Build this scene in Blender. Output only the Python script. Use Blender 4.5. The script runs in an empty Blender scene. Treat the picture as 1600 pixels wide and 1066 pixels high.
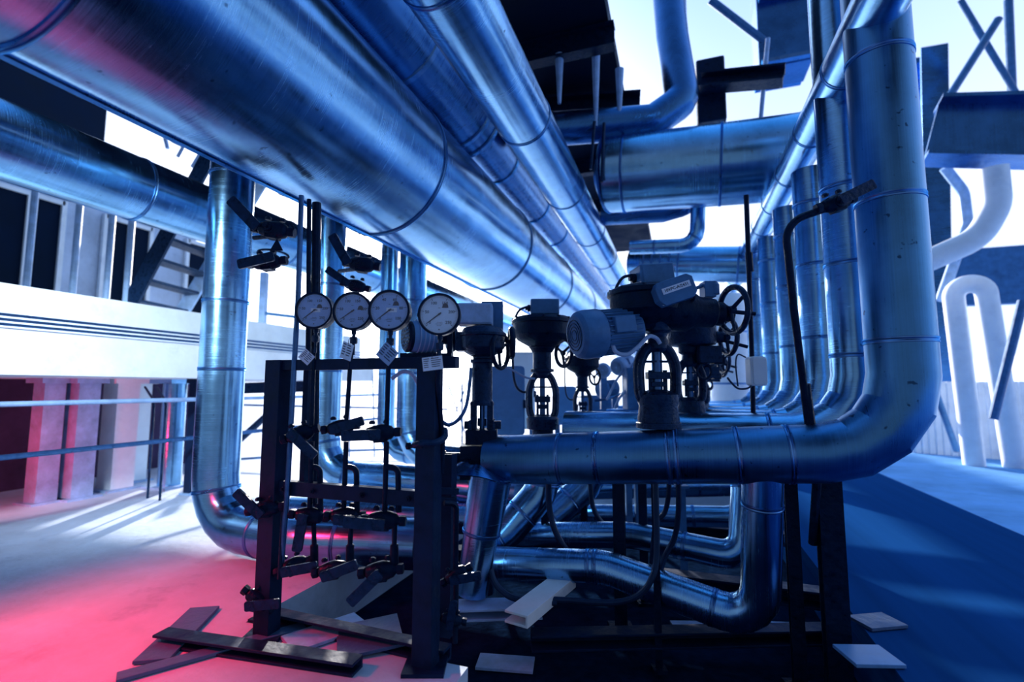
import bpy, math, random
from mathutils import Vector as V, Matrix as M
random.seed(7)
SC = bpy.context.scene
COL = SC.collection
PI = math.pi
# ------------------------------------------------------------------ camera
FPX = 760.0
PITCH = math.atan(72 / FPX)
YAW = math.radians(18.9)
EYE = V((0, 0, 1.15))
FWD = V((-math.sin(YAW) * math.cos(PITCH), math.cos(YAW) * math.cos(PITCH), math.sin(PITCH)))
RGT = V((math.cos(YAW), math.sin(YAW), 0))
UPV = RGT.cross(FWD)
cd = bpy.data.cameras.new('camera')
cam = bpy.data.objects.new('camera', cd)
COL.objects.link(cam)
cam.location = EYE
cam.rotation_euler = (PI / 2 + PITCH, 0, YAW)
cd.sensor_width = 36.0
cd.lens = FPX / 1600 * 36
cd.clip_start = 0.05
cd.clip_end = 300
cd.dof.use_dof = True
cd.dof.focus_distance = 2.5
cd.dof.aperture_fstop = 1.0
SC.camera = cam

def ray(px, py):
    return FWD + RGT * ((px - 800) / FPX) + UPV * ((533 - py) / FPX)
def P(px, py, d):
    return EYE + ray(px, py) * d
def onZ(px, py, z):
    r = ray(px, py)
    return EYE + r * ((z - EYE.z) / r.z)
def onX(px, py, x):
    r = ray(px, py)
    return EYE + r * (x / r.x)
def onY(px, py, y):
    r = ray(px, py)
    return EYE + r * (y / r.y)
def ground(px, d, z=0.0):
    p = P(px, 700, d)
    return V((p.x, p.y, z))

# ------------------------------------------------------------------ materials
MATS = {}
def mat(name, col, rough=0.5, metal=0.0, var=0.25, vscale=6.0, bump=0.0, bscale=20.0, stretch=(1, 1, 1), spec=0.5, dirt=0.0, dirtcol=(0.01, 0.02, 0.05), coords='Object'):
    m = bpy.data.materials.new(name)
    m.use_nodes = True
    nt = m.node_tree
    N, L = nt.nodes, nt.links
    b = N['Principled BSDF']
    b.inputs['Roughness'].default_value = rough
    b.inputs['Metallic'].default_value = metal
    b.inputs['Specular IOR Level'].default_value = spec
    b.inputs['Specular Tint'].default_value = (0.30, 0.58, 1.0, 1)
    if spec < .1: b.inputs['IOR'].default_value = 1.01
    tc = N.new('ShaderNodeTexCoord')
    mp = N.new('ShaderNodeMapping')
    mp.inputs['Scale'].default_value = stretch
    L.new(tc.outputs[coords], mp.inputs['Vector'])
    n1 = N.new('ShaderNodeTexNoise')
    n1.inputs['Scale'].default_value = vscale
    n1.inputs['Detail'].default_value = 6
    n1.inputs['Roughness'].default_value = 0.65
    L.new(mp.outputs[0], n1.inputs['Vector'])
    mr = N.new('ShaderNodeMapRange')
    mr.inputs[1].default_value = 0.3
    mr.inputs[2].default_value = 0.7
    mr.inputs[3].default_value = 1 - var
    mr.inputs[4].default_value = 1 + var
    L.new(n1.outputs['Fac'], mr.inputs[0])
    mx = N.new('ShaderNodeMix')
    mx.data_type = 'RGBA'
    mx.blend_type = 'MULTIPLY'
    mx.inputs[0].default_value = 1
    mx.inputs[6].default_value = (*col, 1)
    L.new(mr.outputs[0], mx.inputs[7])
    out = mx.outputs[2]
    if dirt > 0:
        n3 = N.new('ShaderNodeTexNoise')
        n3.inputs['Scale'].default_value = 3.1
        n3.inputs['Detail'].default_value = 8
        n3.inputs['Roughness'].default_value = 0.7
        L.new(tc.outputs[coords], n3.inputs['Vector'])
        r3 = N.new('ShaderNodeMapRange')
        r3.inputs[1].default_value = 0.56
        r3.inputs[2].default_value = 0.72
        r3.inputs[3].default_value = 0
        r3.inputs[4].default_value = dirt
        L.new(n3.outputs['Fac'], r3.inputs[0])
        m3 = N.new('ShaderNodeMix')
        m3.data_type = 'RGBA'
        m3.inputs[7].default_value = (*dirtcol, 1)
        L.new(r3.outputs[0], m3.inputs[0])
        L.new(out, m3.inputs[6])
        out = m3.outputs[2]
    L.new(out, b.inputs['Base Color'])
    rr = N.new('ShaderNodeMapRange')
    rr.inputs[1].default_value = 0.3
    rr.inputs[2].default_value = 0.7
    rr.inputs[3].default_value = max(0.05, rough * (1 - var))
    rr.inputs[4].default_value = min(1, rough * (1 + var))
    L.new(n1.outputs['Fac'], rr.inputs[0])
    L.new(rr.outputs[0], b.inputs['Roughness'])
    if bump:
        n2 = N.new('ShaderNodeTexNoise')
        n2.inputs['Scale'].default_value = bscale
        n2.inputs['Detail'].default_value = 3
        L.new(mp.outputs[0], n2.inputs['Vector'])
        bp = N.new('ShaderNodeBump')
        bp.inputs['Strength'].default_value = bump
        bp.inputs['Distance'].default_value = 0.02
        L.new(n2.outputs['Fac'], bp.inputs['Height'])
        L.new(bp.outputs[0], b.inputs['Normal'])
    MATS[name] = m
    return m

def clad(name, axis, col=(0.22, 0.48, 0.76), rough=0.20, dirt=0.55):
    """sheet-metal jacket: brushed across the pipe's length, softly dented, specked with grime"""
    m = bpy.data.materials.new(name)
    m.use_nodes = True
    nt = m.node_tree
    N, L = nt.nodes, nt.links
    b = N['Principled BSDF']
    b.inputs['Metallic'].default_value = 1.0
    tc = N.new('ShaderNodeTexCoord')
    def noise(scale, st, detail=4, ro=0.6):
        mp = N.new('ShaderNodeMapping')
        mp.inputs['Scale'].default_value = st
        L.new(tc.outputs['Object'], mp.inputs['Vector'])
        n = N.new('ShaderNodeTexNoise')
        n.inputs['Scale'].default_value = scale
        n.inputs['Detail'].default_value = detail
        n.inputs['Roughness'].default_value = ro
        L.new(mp.outputs[0], n.inputs['Vector'])
        return n.outputs['Fac']
    def rng(s, a, bb, c, d):
        r = N.new('ShaderNodeMapRange')
        for i, q in enumerate((a, bb, c, d)):
            r.inputs[i + 1].default_value = q
        L.new(s, r.inputs[0])
        return r.outputs[0]
    st = [1.5, 1.5, 1.5]
    st['xyz'.index(axis)] = 150
    brush = noise(1.6, st, 3)
    big = noise(2.3, (1, 1, 1), 6, 0.65)
    spot = noise(26, (1, 1, 1), 2, 0.5)
    mul = N.new('ShaderNodeMath'); mul.operation = 'MULTIPLY'
    L.new(rng(brush, 0.3, 0.7, 0.90, 1.08), mul.inputs[0])
    L.new(rng(big, 0.3, 0.7, 0.72, 1.22), mul.inputs[1])
    mx = N.new('ShaderNodeMix'); mx.data_type = 'RGBA'; mx.blend_type = 'MULTIPLY'
    mx.inputs[0].default_value = 1
    mx.inputs[6].default_value = (*col, 1)
    L.new(mul.outputs[0], mx.inputs[7])
    m3 = N.new('ShaderNodeMix'); m3.data_type = 'RGBA'
    m3.inputs[7].default_value = (0.012, 0.035, 0.09, 1)
    L.new(rng(spot, 0.69, 0.74, 0, dirt), m3.inputs[0])
    L.new(mx.outputs[2], m3.inputs[6])
    L.new(m3.outputs[2], b.inputs['Base Color'])
    ad = N.new('ShaderNodeMath'); ad.operation = 'ADD'
    L.new(rng(brush, 0.3, 0.7, -0.05, 0.05), ad.inputs[0])
    L.new(rng(big, 0.3, 0.7, rough * 0.75, rough * 1.4), ad.inputs[1])
    L.new(ad.outputs[0], b.inputs['Roughness'])
    b1 = N.new('ShaderNodeBump'); b1.inputs['Strength'].default_value = 0.10; b1.inputs['Distance'].default_value = 0.004
    L.new(brush, b1.inputs['Height'])
    b2 = N.new('ShaderNodeBump'); b2.inputs['Strength'].default_value = 0.35; b2.inputs['Distance'].default_value = 0.03
    L.new(noise(1.7, (1, 1, 1), 2, 0.4), b2.inputs['Height'])
    L.new(b1.outputs[0], b2.inputs['Normal'])
    L.new(b2.outputs[0], b.inputs['Normal'])
    MATS[name] = m
    return m

clad('clad_x', 'x'); clad('clad_y', 'y'); clad('clad_z', 'z')
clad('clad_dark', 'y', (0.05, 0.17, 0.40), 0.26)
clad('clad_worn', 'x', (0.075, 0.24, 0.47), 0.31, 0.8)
mat('band', (0.10, 0.24, 0.48), 0.3, 1.0)
mat('iron', (0.005, 0.020, 0.062), 0.36, 0.0, 0.5, 30, 0.25, 60, spec=0.35)
mat('black_iron', (0.0025, 0.010, 0.034), 0.45, 0.0, 0.5, 25, 0.2, 50, spec=0.25)
mat('frame_paint', (0.005, 0.016, 0.052), 0.5, 0.0, 0.4, 12, 0.1, 40, spec=0.25, dirt=0.5, dirtcol=(0.02, 0.04, 0.09))
mat('grey_paint', (0.055, 0.165, 0.36), 0.4, 0.0, 0.25, 10, 0.05, 40, dirt=0.35)
mat('cabinet_paint', (0.13, 0.31, 0.60), 0.42, 0.0, 0.15, 5, dirt=0.3)
mat('white_paint', (0.84, 0.91, 0.98), 0.5, 0.0, 0.08, 4, dirt=0.25, dirtcol=(0.25, 0.35, 0.55))
mat('steel_light', (0.30, 0.47, 0.74), 0.45, 0.0, 0.25, 8, dirt=0.4)
mat('tubing', (0.06, 0.14, 0.30), 0.35, 0.85, 0.3, 20)
mat('rubber', (0.008, 0.02, 0.055), 0.4, 0.0, 0.3, 20)
mat('cable_pale', (0.35, 0.5, 0.75), 0.4, 0.0, 0.1)
mat('dial', (0.74, 0.87, 0.98), 0.5, 0.0, 0.06, 9, dirt=0.2, dirtcol=(0.3, 0.42, 0.62))
mat('dial_stained', (0.34, 0.53, 0.84), 0.5, 0.0, 0.12, 9, dirt=0.75, dirtcol=(0.14, 0.24, 0.45))
mat('ink', (0.01, 0.015, 0.05), 0.6, 0.0, 0.05)
mat('paper', (0.66, 0.78, 0.95), 0.6, 0.0, 0.08, 15)
mat('paper_blue', (0.24, 0.40, 0.66), 0.6, 0.0, 0.08, 15)
mat('concrete_shade', (0.010, 0.074, 0.25), 0.75, 0.0, 0.35, 1.6, 0.25, 14, spec=0.05, dirt=0.5, dirtcol=(0.02, 0.07, 0.18), coords='Generated')  # near floor: the rack's shadow is put into the concrete colour
mat('concrete', (0.50, 0.60, 0.76), 0.7, 0.0, 0.22, 1.4, 0.2, 18, dirt=0.4, dirtcol=(0.14, 0.22, 0.38))
mat('concrete_sunlit', (0.17, 0.40, 0.74), 0.8, 0.0, 0.25, 1.2, 0.2, 18, spec=0.05, dirt=0.4, dirtcol=(0.06, 0.2, 0.45))  # far floor: sunlight is put into the lighter concrete colour
mat('concrete_white', (0.86, 0.92, 0.97), 0.8, 0.0, 0.1, 2.5, 0.15, 12, dirt=0.3, dirtcol=(0.4, 0.5, 0.68))
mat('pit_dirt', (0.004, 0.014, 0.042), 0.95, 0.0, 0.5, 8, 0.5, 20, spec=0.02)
mat('dark_wall', (0.05, 0.035, 0.085), 0.8, 0.0, 0.5, 2.0, spec=0.2)
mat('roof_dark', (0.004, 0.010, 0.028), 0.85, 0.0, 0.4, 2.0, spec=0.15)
mat('plate', (0.06, 0.12, 0.24), 0.5, 0.0, 0.3, 6, 0.2, 30, dirt=0.5)
g = bpy.data.materials.new('glass'); g.use_nodes = True
_n, _l = g.node_tree.nodes, g.node_tree.links
_n.remove(_n['Principled BSDF'])
_t = _n.new('ShaderNodeBsdfTransparent'); _t.inputs[0].default_value = (0.93, 0.96, 1, 1)
_g = _n.new('ShaderNodeBsdfGlossy'); _g.inputs['Roughness'].default_value = 0.06
_x = _n.new('ShaderNodeMixShader'); _x.inputs[0].default_value = 0.07
_l.new(_t.outputs[0], _x.inputs[1]); _l.new(_g.outputs[0], _x.inputs[2]); _l.new(_x.outputs[0], _n['Material Output'].inputs[0])
MATS['glass'] = g

# ------------------------------------------------------------------ mesh builder
def perp(d):
    d = d.normalized()
    a = V((0, 0, 1)) if abs(d.z) < 0.9 else V((1, 0, 0))
    u = a.cross(d).normalized()
    return u, d.cross(u)

def fillet(pts, rad, n=6):
    pts = [V(p) for p in pts]
    out = [pts[0]]
    for i in range(1, len(pts) - 1):
        a, b, c = pts[i - 1], pts[i], pts[i + 1]
        r = rad[i - 1] if isinstance(rad, (list, tuple)) else rad
        d1, d2 = (a - b), (c - b)
        l1, l2 = d1.length, d2.length
        d1.normalize(); d2.normalize()
        ang = d1.angle(d2)
        if r <= 0 or ang > PI - 0.02:
            out.append(b); continue
        t = min(r / math.tan(ang / 2), l1 * 0.49, l2 * 0.49)
        rr = t * math.tan(ang / 2)
        cen = b + (d1 + d2).normalized() * (rr / math.sin(ang / 2))
        s, e = (b + d1 * t) - cen, (b + d2 * t) - cen
        ax = s.cross(e).normalized()
        tot = s.angle(e)
        for k in range(n + 1):
            out.append(cen + M.Rotation(tot * k / n, 3, ax) @ s)
    out.append(pts[-1])
    return out

def smooth(pts, n=6):
    """Catmull-Rom through the points"""
    pts = [V(p) for p in pts]
    q = [pts[0] * 2 - pts[1]] + pts + [pts[-1] * 2 - pts[-2]]
    out = []
    for i in range(1, len(q) - 2):
        a, b, c, d = q[i - 1:i + 3]
        for k in range(n):
            t = k / n
            out.append(0.5 * ((2 * b) + (c - a) * t + (2 * a - 5 * b + 4 * c - d) * t * t + (3 * b - a - 3 * c + d) * t ** 3))
    out.append(pts[-1])
    return out

class MB:
    def __init__(self):
        self.v, self.f = [], []
    def add(self, vs, fs):
        o = len(self.v)
        self.v += [V(p) for p in vs]
        self.f += [tuple(i + o for i in f) for f in fs]
        return self
    def tube(self, pts, r, seg=20, caps=True):
        pts = [V(p) for p in pts]
        n = len(pts)
        rs = r if isinstance(r, (list, tuple)) else [r] * n
        d = (pts[1] - pts[0]).normalized()
        u, w = perp(d)
        vs, fs = [], []
        for i, p in enumerate(pts):
            dn = (pts[i + 1] - p).normalized() if i < n - 1 else d
            nn = (d + dn).normalized() if i not in (0, n - 1) else (dn if i == 0 else d)
            dd = d if i else dn
            for k in range(seg):
                a = 2 * PI * k / seg
                off = u * (rs[i] * math.cos(a)) + w * (rs[i] * math.sin(a))
                t = -off.dot(nn) / max(0.2, dd.dot(nn))
                vs.append(p + off + dd * t)
            if i and i < n - 1:
                q = d.rotation_difference(dn)
                u, w = q @ u, q @ w
            d = dn
        for i in range(n - 1):
            for k in range(seg):
                k2 = (k + 1) % seg
                fs.append((i * seg + k, i * seg + k2, (i + 1) * seg + k2, (i + 1) * seg + k))
        if caps:
            fs.append(tuple(range(seg - 1, -1, -1)))
            fs.append(tuple((n - 1) * seg + k for k in range(seg)))
        return self.add(vs, fs)
    def cyl(self, p0, p1, r0, r1=None, seg=20):
        return self.tube([p0, p1], [r0, r0 if r1 is None else r1], seg)
    def lathe(self, prof, org, axis, seg=28):
        """prof: (radius, height) pairs along axis"""
        org, ax = V(org), V(axis).normalized()
        u, w = perp(ax)
        vs, fs = [], []
        for r, h in prof:
            for k in range(seg):
                a = 2 * PI * k / seg
                vs.append(org + ax * h + u * (r * math.cos(a)) + w * (r * math.sin(a)))
        n = len(prof)
        for i in range(n - 1):
            for k in range(seg):
                k2 = (k + 1) % seg
                fs.append((i * seg + k, i * seg + k2, (i + 1) * seg + k2, (i + 1) * seg + k))
        fs.append(tuple(range(seg - 1, -1, -1)))
        fs.append(tuple((n - 1) * seg + k for k in range(seg)))
        return self.add(vs, fs)
    def torus(self, c, axis, R, r, seg=36, s2=10, a0=0, a1=2 * PI):
        c = V(c)
        u, w = perp(V(axis))
        full = abs(a1 - a0 - 2 * PI) < 1e-6
        pts = [c + u * (R * math.cos(a0 + (a1 - a0) * k / seg)) + w * (R * math.sin(a0 + (a1 - a0) * k / seg)) for k in range(seg + (0 if full else 1))]
        if not full:
            return self.tube(pts, r, s2)
        ax = V(axis).normalized()
        vs, fs = [], []
        for p in pts:
            o = (p - c).normalized()
            for j in range(s2):
                b = 2 * PI * j / s2
                vs.append(p + o * (r * math.cos(b)) + ax * (r * math.sin(b)))
        for k in range(seg):
            for j in range(s2):
                k2, j2 = (k + 1) % seg, (j + 1) % s2
                fs.append((k * s2 + j, k2 * s2 + j, k2 * s2 + j2, k * s2 + j2))
        return self.add(vs, fs)
    def box(self, c, s, R=None):
        c = V(c)
        R = R or M.Identity(3)
        vs = [c + R @ V((x * s[0] / 2, y * s[1] / 2, z * s[2] / 2)) for x in (-1, 1) for y in (-1, 1) for z in (-1, 1)]
        return self.add(vs, [(0, 1, 3, 2), (4, 6, 7, 5), (0, 4, 5, 1), (2, 3, 7, 6), (0, 2, 6, 4), (1, 5, 7, 3)])
    def prism(self, poly, org, u, w, t):
        """2-D outline (a, b) -> org + u*a + w*b, extruded by vector t"""
        org, u, w, t = V(org), V(u), V(w), V(t)
        n = len(poly)
        vs = [org + u * a + w * b for a, b in poly] + [org + u * a + w * b + t for a, b in poly]
        fs = [tuple(range(n - 1, -1, -1)), tuple(range(n, 2 * n))]
        for k in range(n):
            k2 = (k + 1) % n
            fs.append((k, k2, n + k2, n + k))
        return self.add(vs, fs)
    def beam(self, p0, p1, w, h, up=(0, 0, 1)):
        p0, p1 = V(p0), V(p1)
        d = (p1 - p0).normalized()
        s = V(up).cross(d)
        s = s.normalized() if s.length > 1e-4 else perp(d)[0]
        q = d.cross(s)
        return self.prism([(-w / 2, -h / 2), (w / 2, -h / 2), (w / 2, h / 2), (-w / 2, h / 2)], p0, s, q, p1 - p0)
    def ibeam(self, p0, p1, w, h, t, up=(0, 0, 1)):
        p0, p1 = V(p0), V(p1)
        d = (p1 - p0).normalized()
        s = V(up).cross(d)
        s = s.normalized() if s.length > 1e-4 else perp(d)[0]
        q = d.cross(s)
        a, b = w / 2, h / 2
        return self.prism([(-a, -b), (a, -b), (a, -b + t), (t / 2, -b + t), (t / 2, b - t), (a, b - t), (a, b), (-a, b), (-a, b - t), (-t / 2, b - t), (-t / 2, -b + t), (-a, -b + t)], p0, s, q, p1 - p0)
    def channel(self, p0, p1, w, h, t, up=(0, 0, 1)):
        p0, p1 = V(p0), V(p1)
        d = (p1 - p0).normalized()
        s = V(up).cross(d)
        s = s.normalized() if s.length > 1e-4 else perp(d)[0]
        q = d.cross(s)
        a, b = w / 2, h / 2
        return self.prism([(-a, -b), (a, -b), (a, b), (-a, b), (-a, b - t), (a - t, b - t), (a - t, -b + t), (-a, -b + t)], p0, s, q, p1 - p0)

def rrect(w, h, r, n=4):
    out = []
    for cx, cy, a0 in ((w / 2 - r, h / 2 - r, 0), (-w / 2 + r, h / 2 - r, 90), (-w / 2 + r, -h / 2 + r, 180), (w / 2 - r, -h / 2 + r, 270)):
        for k in range(n + 1):
            a = math.radians(a0 + 90 * k / n)
            out.append((cx + r * math.cos(a), cy + r * math.sin(a)))
    return out

def build(name, mb, material, parent=None, org=None, bevel=0.0, sharp=28):
    """one mesh object; org = where its origin lies (world or, under a parent, in the parent's frame)"""
    me = bpy.data.meshes.new(name)
    o0 = V(org) if org is not None else V((0, 0, 0))
    me.from_pydata([p - o0 for p in mb.v], [], mb.f)
    import bmesh
    bm = bmesh.new(); bm.from_mesh(me)
    bmesh.ops.recalc_face_normals(bm, faces=bm.faces)
    bm.to_mesh(me); bm.free()
    me.polygons.foreach_set('use_smooth', [True] * len(me.polygons))
    me.set_sharp_from_angle(angle=math.radians(sharp))
    me.materials.append(MATS[material])
    o = bpy.data.objects.new(name, me)
    COL.objects.link(o)
    o.location = o0
    if parent:
        o.parent = parent
    if bevel:
        b = o.modifiers.new('edge', 'BEVEL'); b.width = bevel; b.segments = 2; b.limit_method = 'ANGLE'; b.angle_limit = math.radians(35)
    return o

def tag(o, label, cat, group=None, kind=None):
    if label: o['label'] = label
    if cat: o['category'] = cat
    if group: o['group'] = group
    if kind: o['kind'] = kind
    return o

def thing(name, label, cat, loc=(0, 0, 0), rotz=0.0, group=None):
    o = bpy.data.objects.new(name, None)
    o.empty_display_size = 0.05
    COL.objects.link(o)
    o.location = loc
    o.rotation_euler = (0, 0, rotz)
    return tag(o, label, cat, group)

def wpart(T, name, mb, material, bevel=0.0, sharp=28):
    """a part whose mesh was laid out in world coordinates, for a thing with no rotation"""
    mb.v = [p - T.location for p in mb.v]
    return build(name, mb, material, T, None, bevel, sharp)

def struct(name, mb, material, label=None, bevel=0.0):
    o = build(name, mb, material, None, None, bevel)
    o['kind'] = 'structure'
    if label: o['label'] = label
    return o

def clone(o, parent=None, loc=None, rotz=None, label=None):
    c = o.copy(); COL.objects.link(c)
    if parent: c.parent = parent
    for ch in list(o.children):
        clone(ch, c)
    if loc is not None: c.location = loc
    if rotz is not None: c.rotation_euler = (0, 0, rotz)
    if label: c['label'] = label
    return c

def along(pts, s):
    acc = 0
    for a, b in zip(pts, pts[1:]):
        l = (b - a).length
        if acc + l >= s:
            return a + (b - a) * ((s - acc) / l), (b - a).normalized()
        acc += l
    return pts[-1], (pts[-1] - pts[-2]).normalized()

def plen(pts):
    return sum((b - a).length for a, b in zip(pts, pts[1:]))

def pipe(name, label, pts, r, rad=0.0, n=4, m='clad_x', seams=None, every=None, seg=36, cat='pipe', group=None, sharp=14, bandm='band'):
    path = fillet(pts, rad, n) if len(pts) > 2 else [V(p) for p in pts]
    rr = r if not isinstance(r, (list, tuple)) else r
    o = build(name, MB().tube(path, rr, seg), m, None, path[0], 0, sharp)
    tag(o, label, cat, group)
    L = plen(path)
    ss = list(seams or [])
    if every:
        k = every * 0.6
        while k < L - 0.05:
            ss.append(k); k += every
    for s in ss:
        c, t = along(path, s)
        rb = r if not isinstance(r, (list, tuple)) else max(r)
        q = rb * 0.02 + 0.0012
        b = MB().lathe([(rb - 0.002, -0.014), (rb + q * .9, -0.012), (rb + q, -0.006), (rb + q * 0.3, -0.001), (rb + q * 0.3, 0.001), (rb + q, 0.006), (rb + q * .9, 0.012), (rb - 0.002, 0.014)], c, t, seg)
        b.v = [p - o.location for p in b.v]
        build('seam_band', b, bandm, o, None, 0, 25)
    return o

def rod(name, label, pts, r, m='iron', cat='rod', rad=0.0, seg=10, group=None, n=6):
    path = fillet(pts, rad, n) if len(pts) > 2 and rad else [V(p) for p in pts]
    o = build(name, MB().tube(path, r, seg), m, None, path[0])
    return tag(o, label, cat, group)

def text_mesh(s, size, align='CENTER'):
    cu = bpy.data.curves.new('txt', 'FONT')
    cu.body = s; cu.size = size; cu.align_x = align; cu.align_y = 'CENTER'
    cu.resolution_u = 2
    cu.offset = size * 0.018
    ob = bpy.data.objects.new('txt', cu)
    COL.objects.link(ob)
    bpy.context.view_layer.update()
    me = ob.to_mesh()
    vs = [v.co.copy() for v in me.vertices]
    fs = [tuple(p.vertices) for p in me.polygons]
    ob.to_mesh_clear()
    bpy.data.objects.remove(ob); bpy.data.curves.remove(cu)
    return vs, fs
def put_text(mb, s, size, org, u, w, nrm=0.0):
    vs, fs = text_mesh(s, size)
    return mb.add([V(org) + V(u) * p.x + V(w) * p.y for p in vs], fs)
# ================================================================== THE SETTING
X0, X1, Y0, Y1 = -2.05, 0.80, 1.95, 6.2 
XM, YN = -.86, 1.2         # the sunken pipe trench
def slab(name, x0, x1, y0, y1, z0, z1, m):
    return struct(name, MB().box(((x0 + x1) / 2, (y0 + y1) / 2, (z0 + z1) / 2), (x1 - x0, y1 - y0, z1 - z0)), m)
slab('floor', -40, X0, -4, 60, -0.5, 0, 'concrete')
slab('floor', X1, 2.5, -4, 60, -0.5, 0, 'concrete_shade')
slab('floor', 2.5, 45, -4, 60, -0.5, 0, 'concrete_sunlit')
slab('floor', X0, XM, -4, Y0, -0.5, 0, 'concrete')
slab('floor', XM, X1, -4, YN, -0.5, 0, 'concrete_shade')
slab('floor', X0, X1, Y1, 60, -0.5, 0, 'concrete')
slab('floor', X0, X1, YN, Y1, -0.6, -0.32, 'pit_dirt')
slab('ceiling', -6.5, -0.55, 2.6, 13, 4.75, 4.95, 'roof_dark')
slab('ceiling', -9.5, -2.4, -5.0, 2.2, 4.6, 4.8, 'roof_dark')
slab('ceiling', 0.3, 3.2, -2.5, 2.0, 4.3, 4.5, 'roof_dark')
for i, y in enumerate((3.4, 4.6, 5.9, 7.4, 9.2)):
    o = struct('roof_beam', MB().ibeam((-6.5, y, 4.62), (-0.5, y, 4.62), 0.14, 0.24, 0.015), 'black_iron')
# left: raised concrete platform with the dark bay under it
XS = -4.6
struct('platform_slab', MB().box(((XS - 8.6) / 2, 3.4, 1.41), (4.0, 6.4, 0.34)), 'concrete_white')
struct('platform_curb', MB().box((XS - 0.32, 3.4, 1.76), (0.16, 6.4, 0.36)), 'concrete_white')
b = MB()
for k in range(3):
    b.cyl((XS + 0.03, 0.4, 1.60 + k * 0.035), (XS + 0.03, 6.6, 1.60 + k * 0.035), 0.011, seg=8)
tag(build('cable_run', b, 'tubing'), 'three thin conduits running along the pale platform edge', 'conduit')
struct('wall_left', MB().box((-7.2, 2.6, 0.62), (0.2, 7.6, 1.24)), 'dark_wall')
struct('wall_upper_left', MB().box((-8.6, 2.0, 3.2), (0.25, 9, 3.3)), 'concrete')
struct('wall_upper_left', MB().box((-8.9, 0.4, 7.0), (0.4, 9.2, 4.4)), 'roof_dark')
for i, (y, w) in enumerate(((1.6, 0.6), (2.75, .55), (4.0, .8), (5.3, .7), (6.8, 1.0))):
    T = struct('window_%d' % (i + 1), MB().box((-8.46, y, 2.95), (0.04, w, 1.7)), 'roof_dark')
    f = MB()
    for s in (-1, 1):
        f.box((-8.43, y + s * w / 2, 2.95), (0.06, 0.06, 1.8))
        f.box((-8.43, y, 2.95 + s * 0.87), (0.06, w, 0.06))
    f.box((-8.43, y, 2.95), (0.05, 0.04, 1.7))
    build('window_frame', f, 'white_paint', T)
PL = [(70, 4.9, .09, 'steel_light', 'pale steel post under the platform edge, outermost toward the dark bay'),
      (124, 5.1, .10, 'steel_light', 'thick pale post under the platform, second from its near end'),
      (184, 5.55, .12, 'white_paint', 'whitish broad post under the platform beside the dark gap'),
      (212, 6.0, .09, 'white_paint', 'white post under the platform standing behind the broad whitish one'),
      (268, 5.7, .12, 'clad_z', 'metal-jacketed post under the platform next to the bright gap'),
      (301, 5.3, .045, 'frame_paint', 'slim dark post under the platform near the tall jacketed column')]
for i, (px, d, r, m, lb) in enumerate(PL):
    p = ground(px, d)
    T = thing('platform_post', lb, 'post', p, group='posts under the concrete platform')
    wpart(T, 'shaft', MB().box(p + V((0, 0, 0.62)), (r * 2, r * 2, 1.24)) if m != 'clad_z' else MB().cyl(p, p + V((0, 0, 1.24)), r), m)
    wpart(T, 'cap_plate', MB().box(p + V((0, 0, 1.215)), (r * 3, r * 3, 0.05)), m)
    wpart(T, 'base_plate', MB().box(p + V((0, 0, 0.01)), (r * 3.2, r * 3.2, 0.02)), 'steel_light')
for (z, m, lb) in ((1.02, 'steel_light', 'upper pale pipe rail running in front of the platform posts'), (.62, 'tubing', 'lower thin pipe rail running in front of the platform posts')):
    rod('pipe_rail', lb, [(-4.85, 1.2, z), (-4.85, 7.5, z)], .022, m, 'rail', group='rails below the platform')
for (px, d, lb) in ((255, 5.0, 'thin vertical conduit under the platform left of the dark slim post'), (236, 5.1, 'thin vertical conduit under the platform beside the white posts')):
    p = ground(px, d)
    rod('conduit', lb, [p, p + V((0, 0, 1.0)), p + V((-.3, .1, 1.15))], .012, 'iron', 'conduit', .12)
# stair on the platform
T = thing('steel_stair', 'open steel stair with thin dark treads rising from the platform', 'stairs', P(280, 495, 6.3))
NT = 5
tr = []
for i in range(NT + 1):
    a, c = P(206 + 17 * i, 470 - 32 * i, 5.6), P(285 + 17.2 * i, 489 - 31.6 * i, 6.4)
    c.z = a.z
    tr.append((a, c))
for i in range(NT):
    a, c = tr[i]
    wpart(T, 'tread', MB().beam(a, c, 0.2, 0.035), 'iron')
for j in (0, 1):
    a, c = tr[0][j], tr[NT][j]
    dd = (c - a)
    wpart(T, 'stringer', MB().beam(a - dd * .12, c + dd * .45, 0.03, 0.2, (0, 0, 1)), 'steel_light' if j else 'iron')
pa = tr[2][1] + V((0.05, 0.02, 0))
wpart(T, 'support_post', MB().beam(V((pa.x, pa.y, 1.58)), pa, 0.05, 0.05, (0, 1, 0)), 'steel_light')
# thin rods / lattice above the far-left pipe
for k, (a, c, lb) in enumerate((((300, 262, 7.5), (318, 232, 7.5), 'short pale brace above the left pipe, lowest of four'), ((322, 270, 7.5), (345, 238, 7.5), 'pale brace above the left pipe beside the column'), ((278, 246, 7.4), (300, 205, 7.4), 'pale brace above the left pipe crossing the white gap'), ((262, 232, 7.4), (252, 190, 7.4), 'steep pale brace above the left pipe at the white gap'))):
    rod('brace', lb, [P(*a), P(*c)], .03, 'steel_light', 'brace', group='braces above the left pipe')
for k, (px, y0, y1, lb) in enumerate(((112, 470, 250, 'tall pale handrail post on the platform, nearer the frame edge'), (165, 475, 300, 'pale handrail post on the platform between window and stair'), (196, 480, 300, 'pale handrail post on the platform next to the stair'), (40, 460, 290, 'wide pale post on the platform close to the near end'))):
    a = P(px, y0, 5.6); c = V((a.x, a.y, P(px, y1, 5.6).z))
    rod('rail_post', lb, [V((a.x, a.y, 1.58)), c], .035, 'steel_light', 'post', group='posts on the platform')
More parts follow.
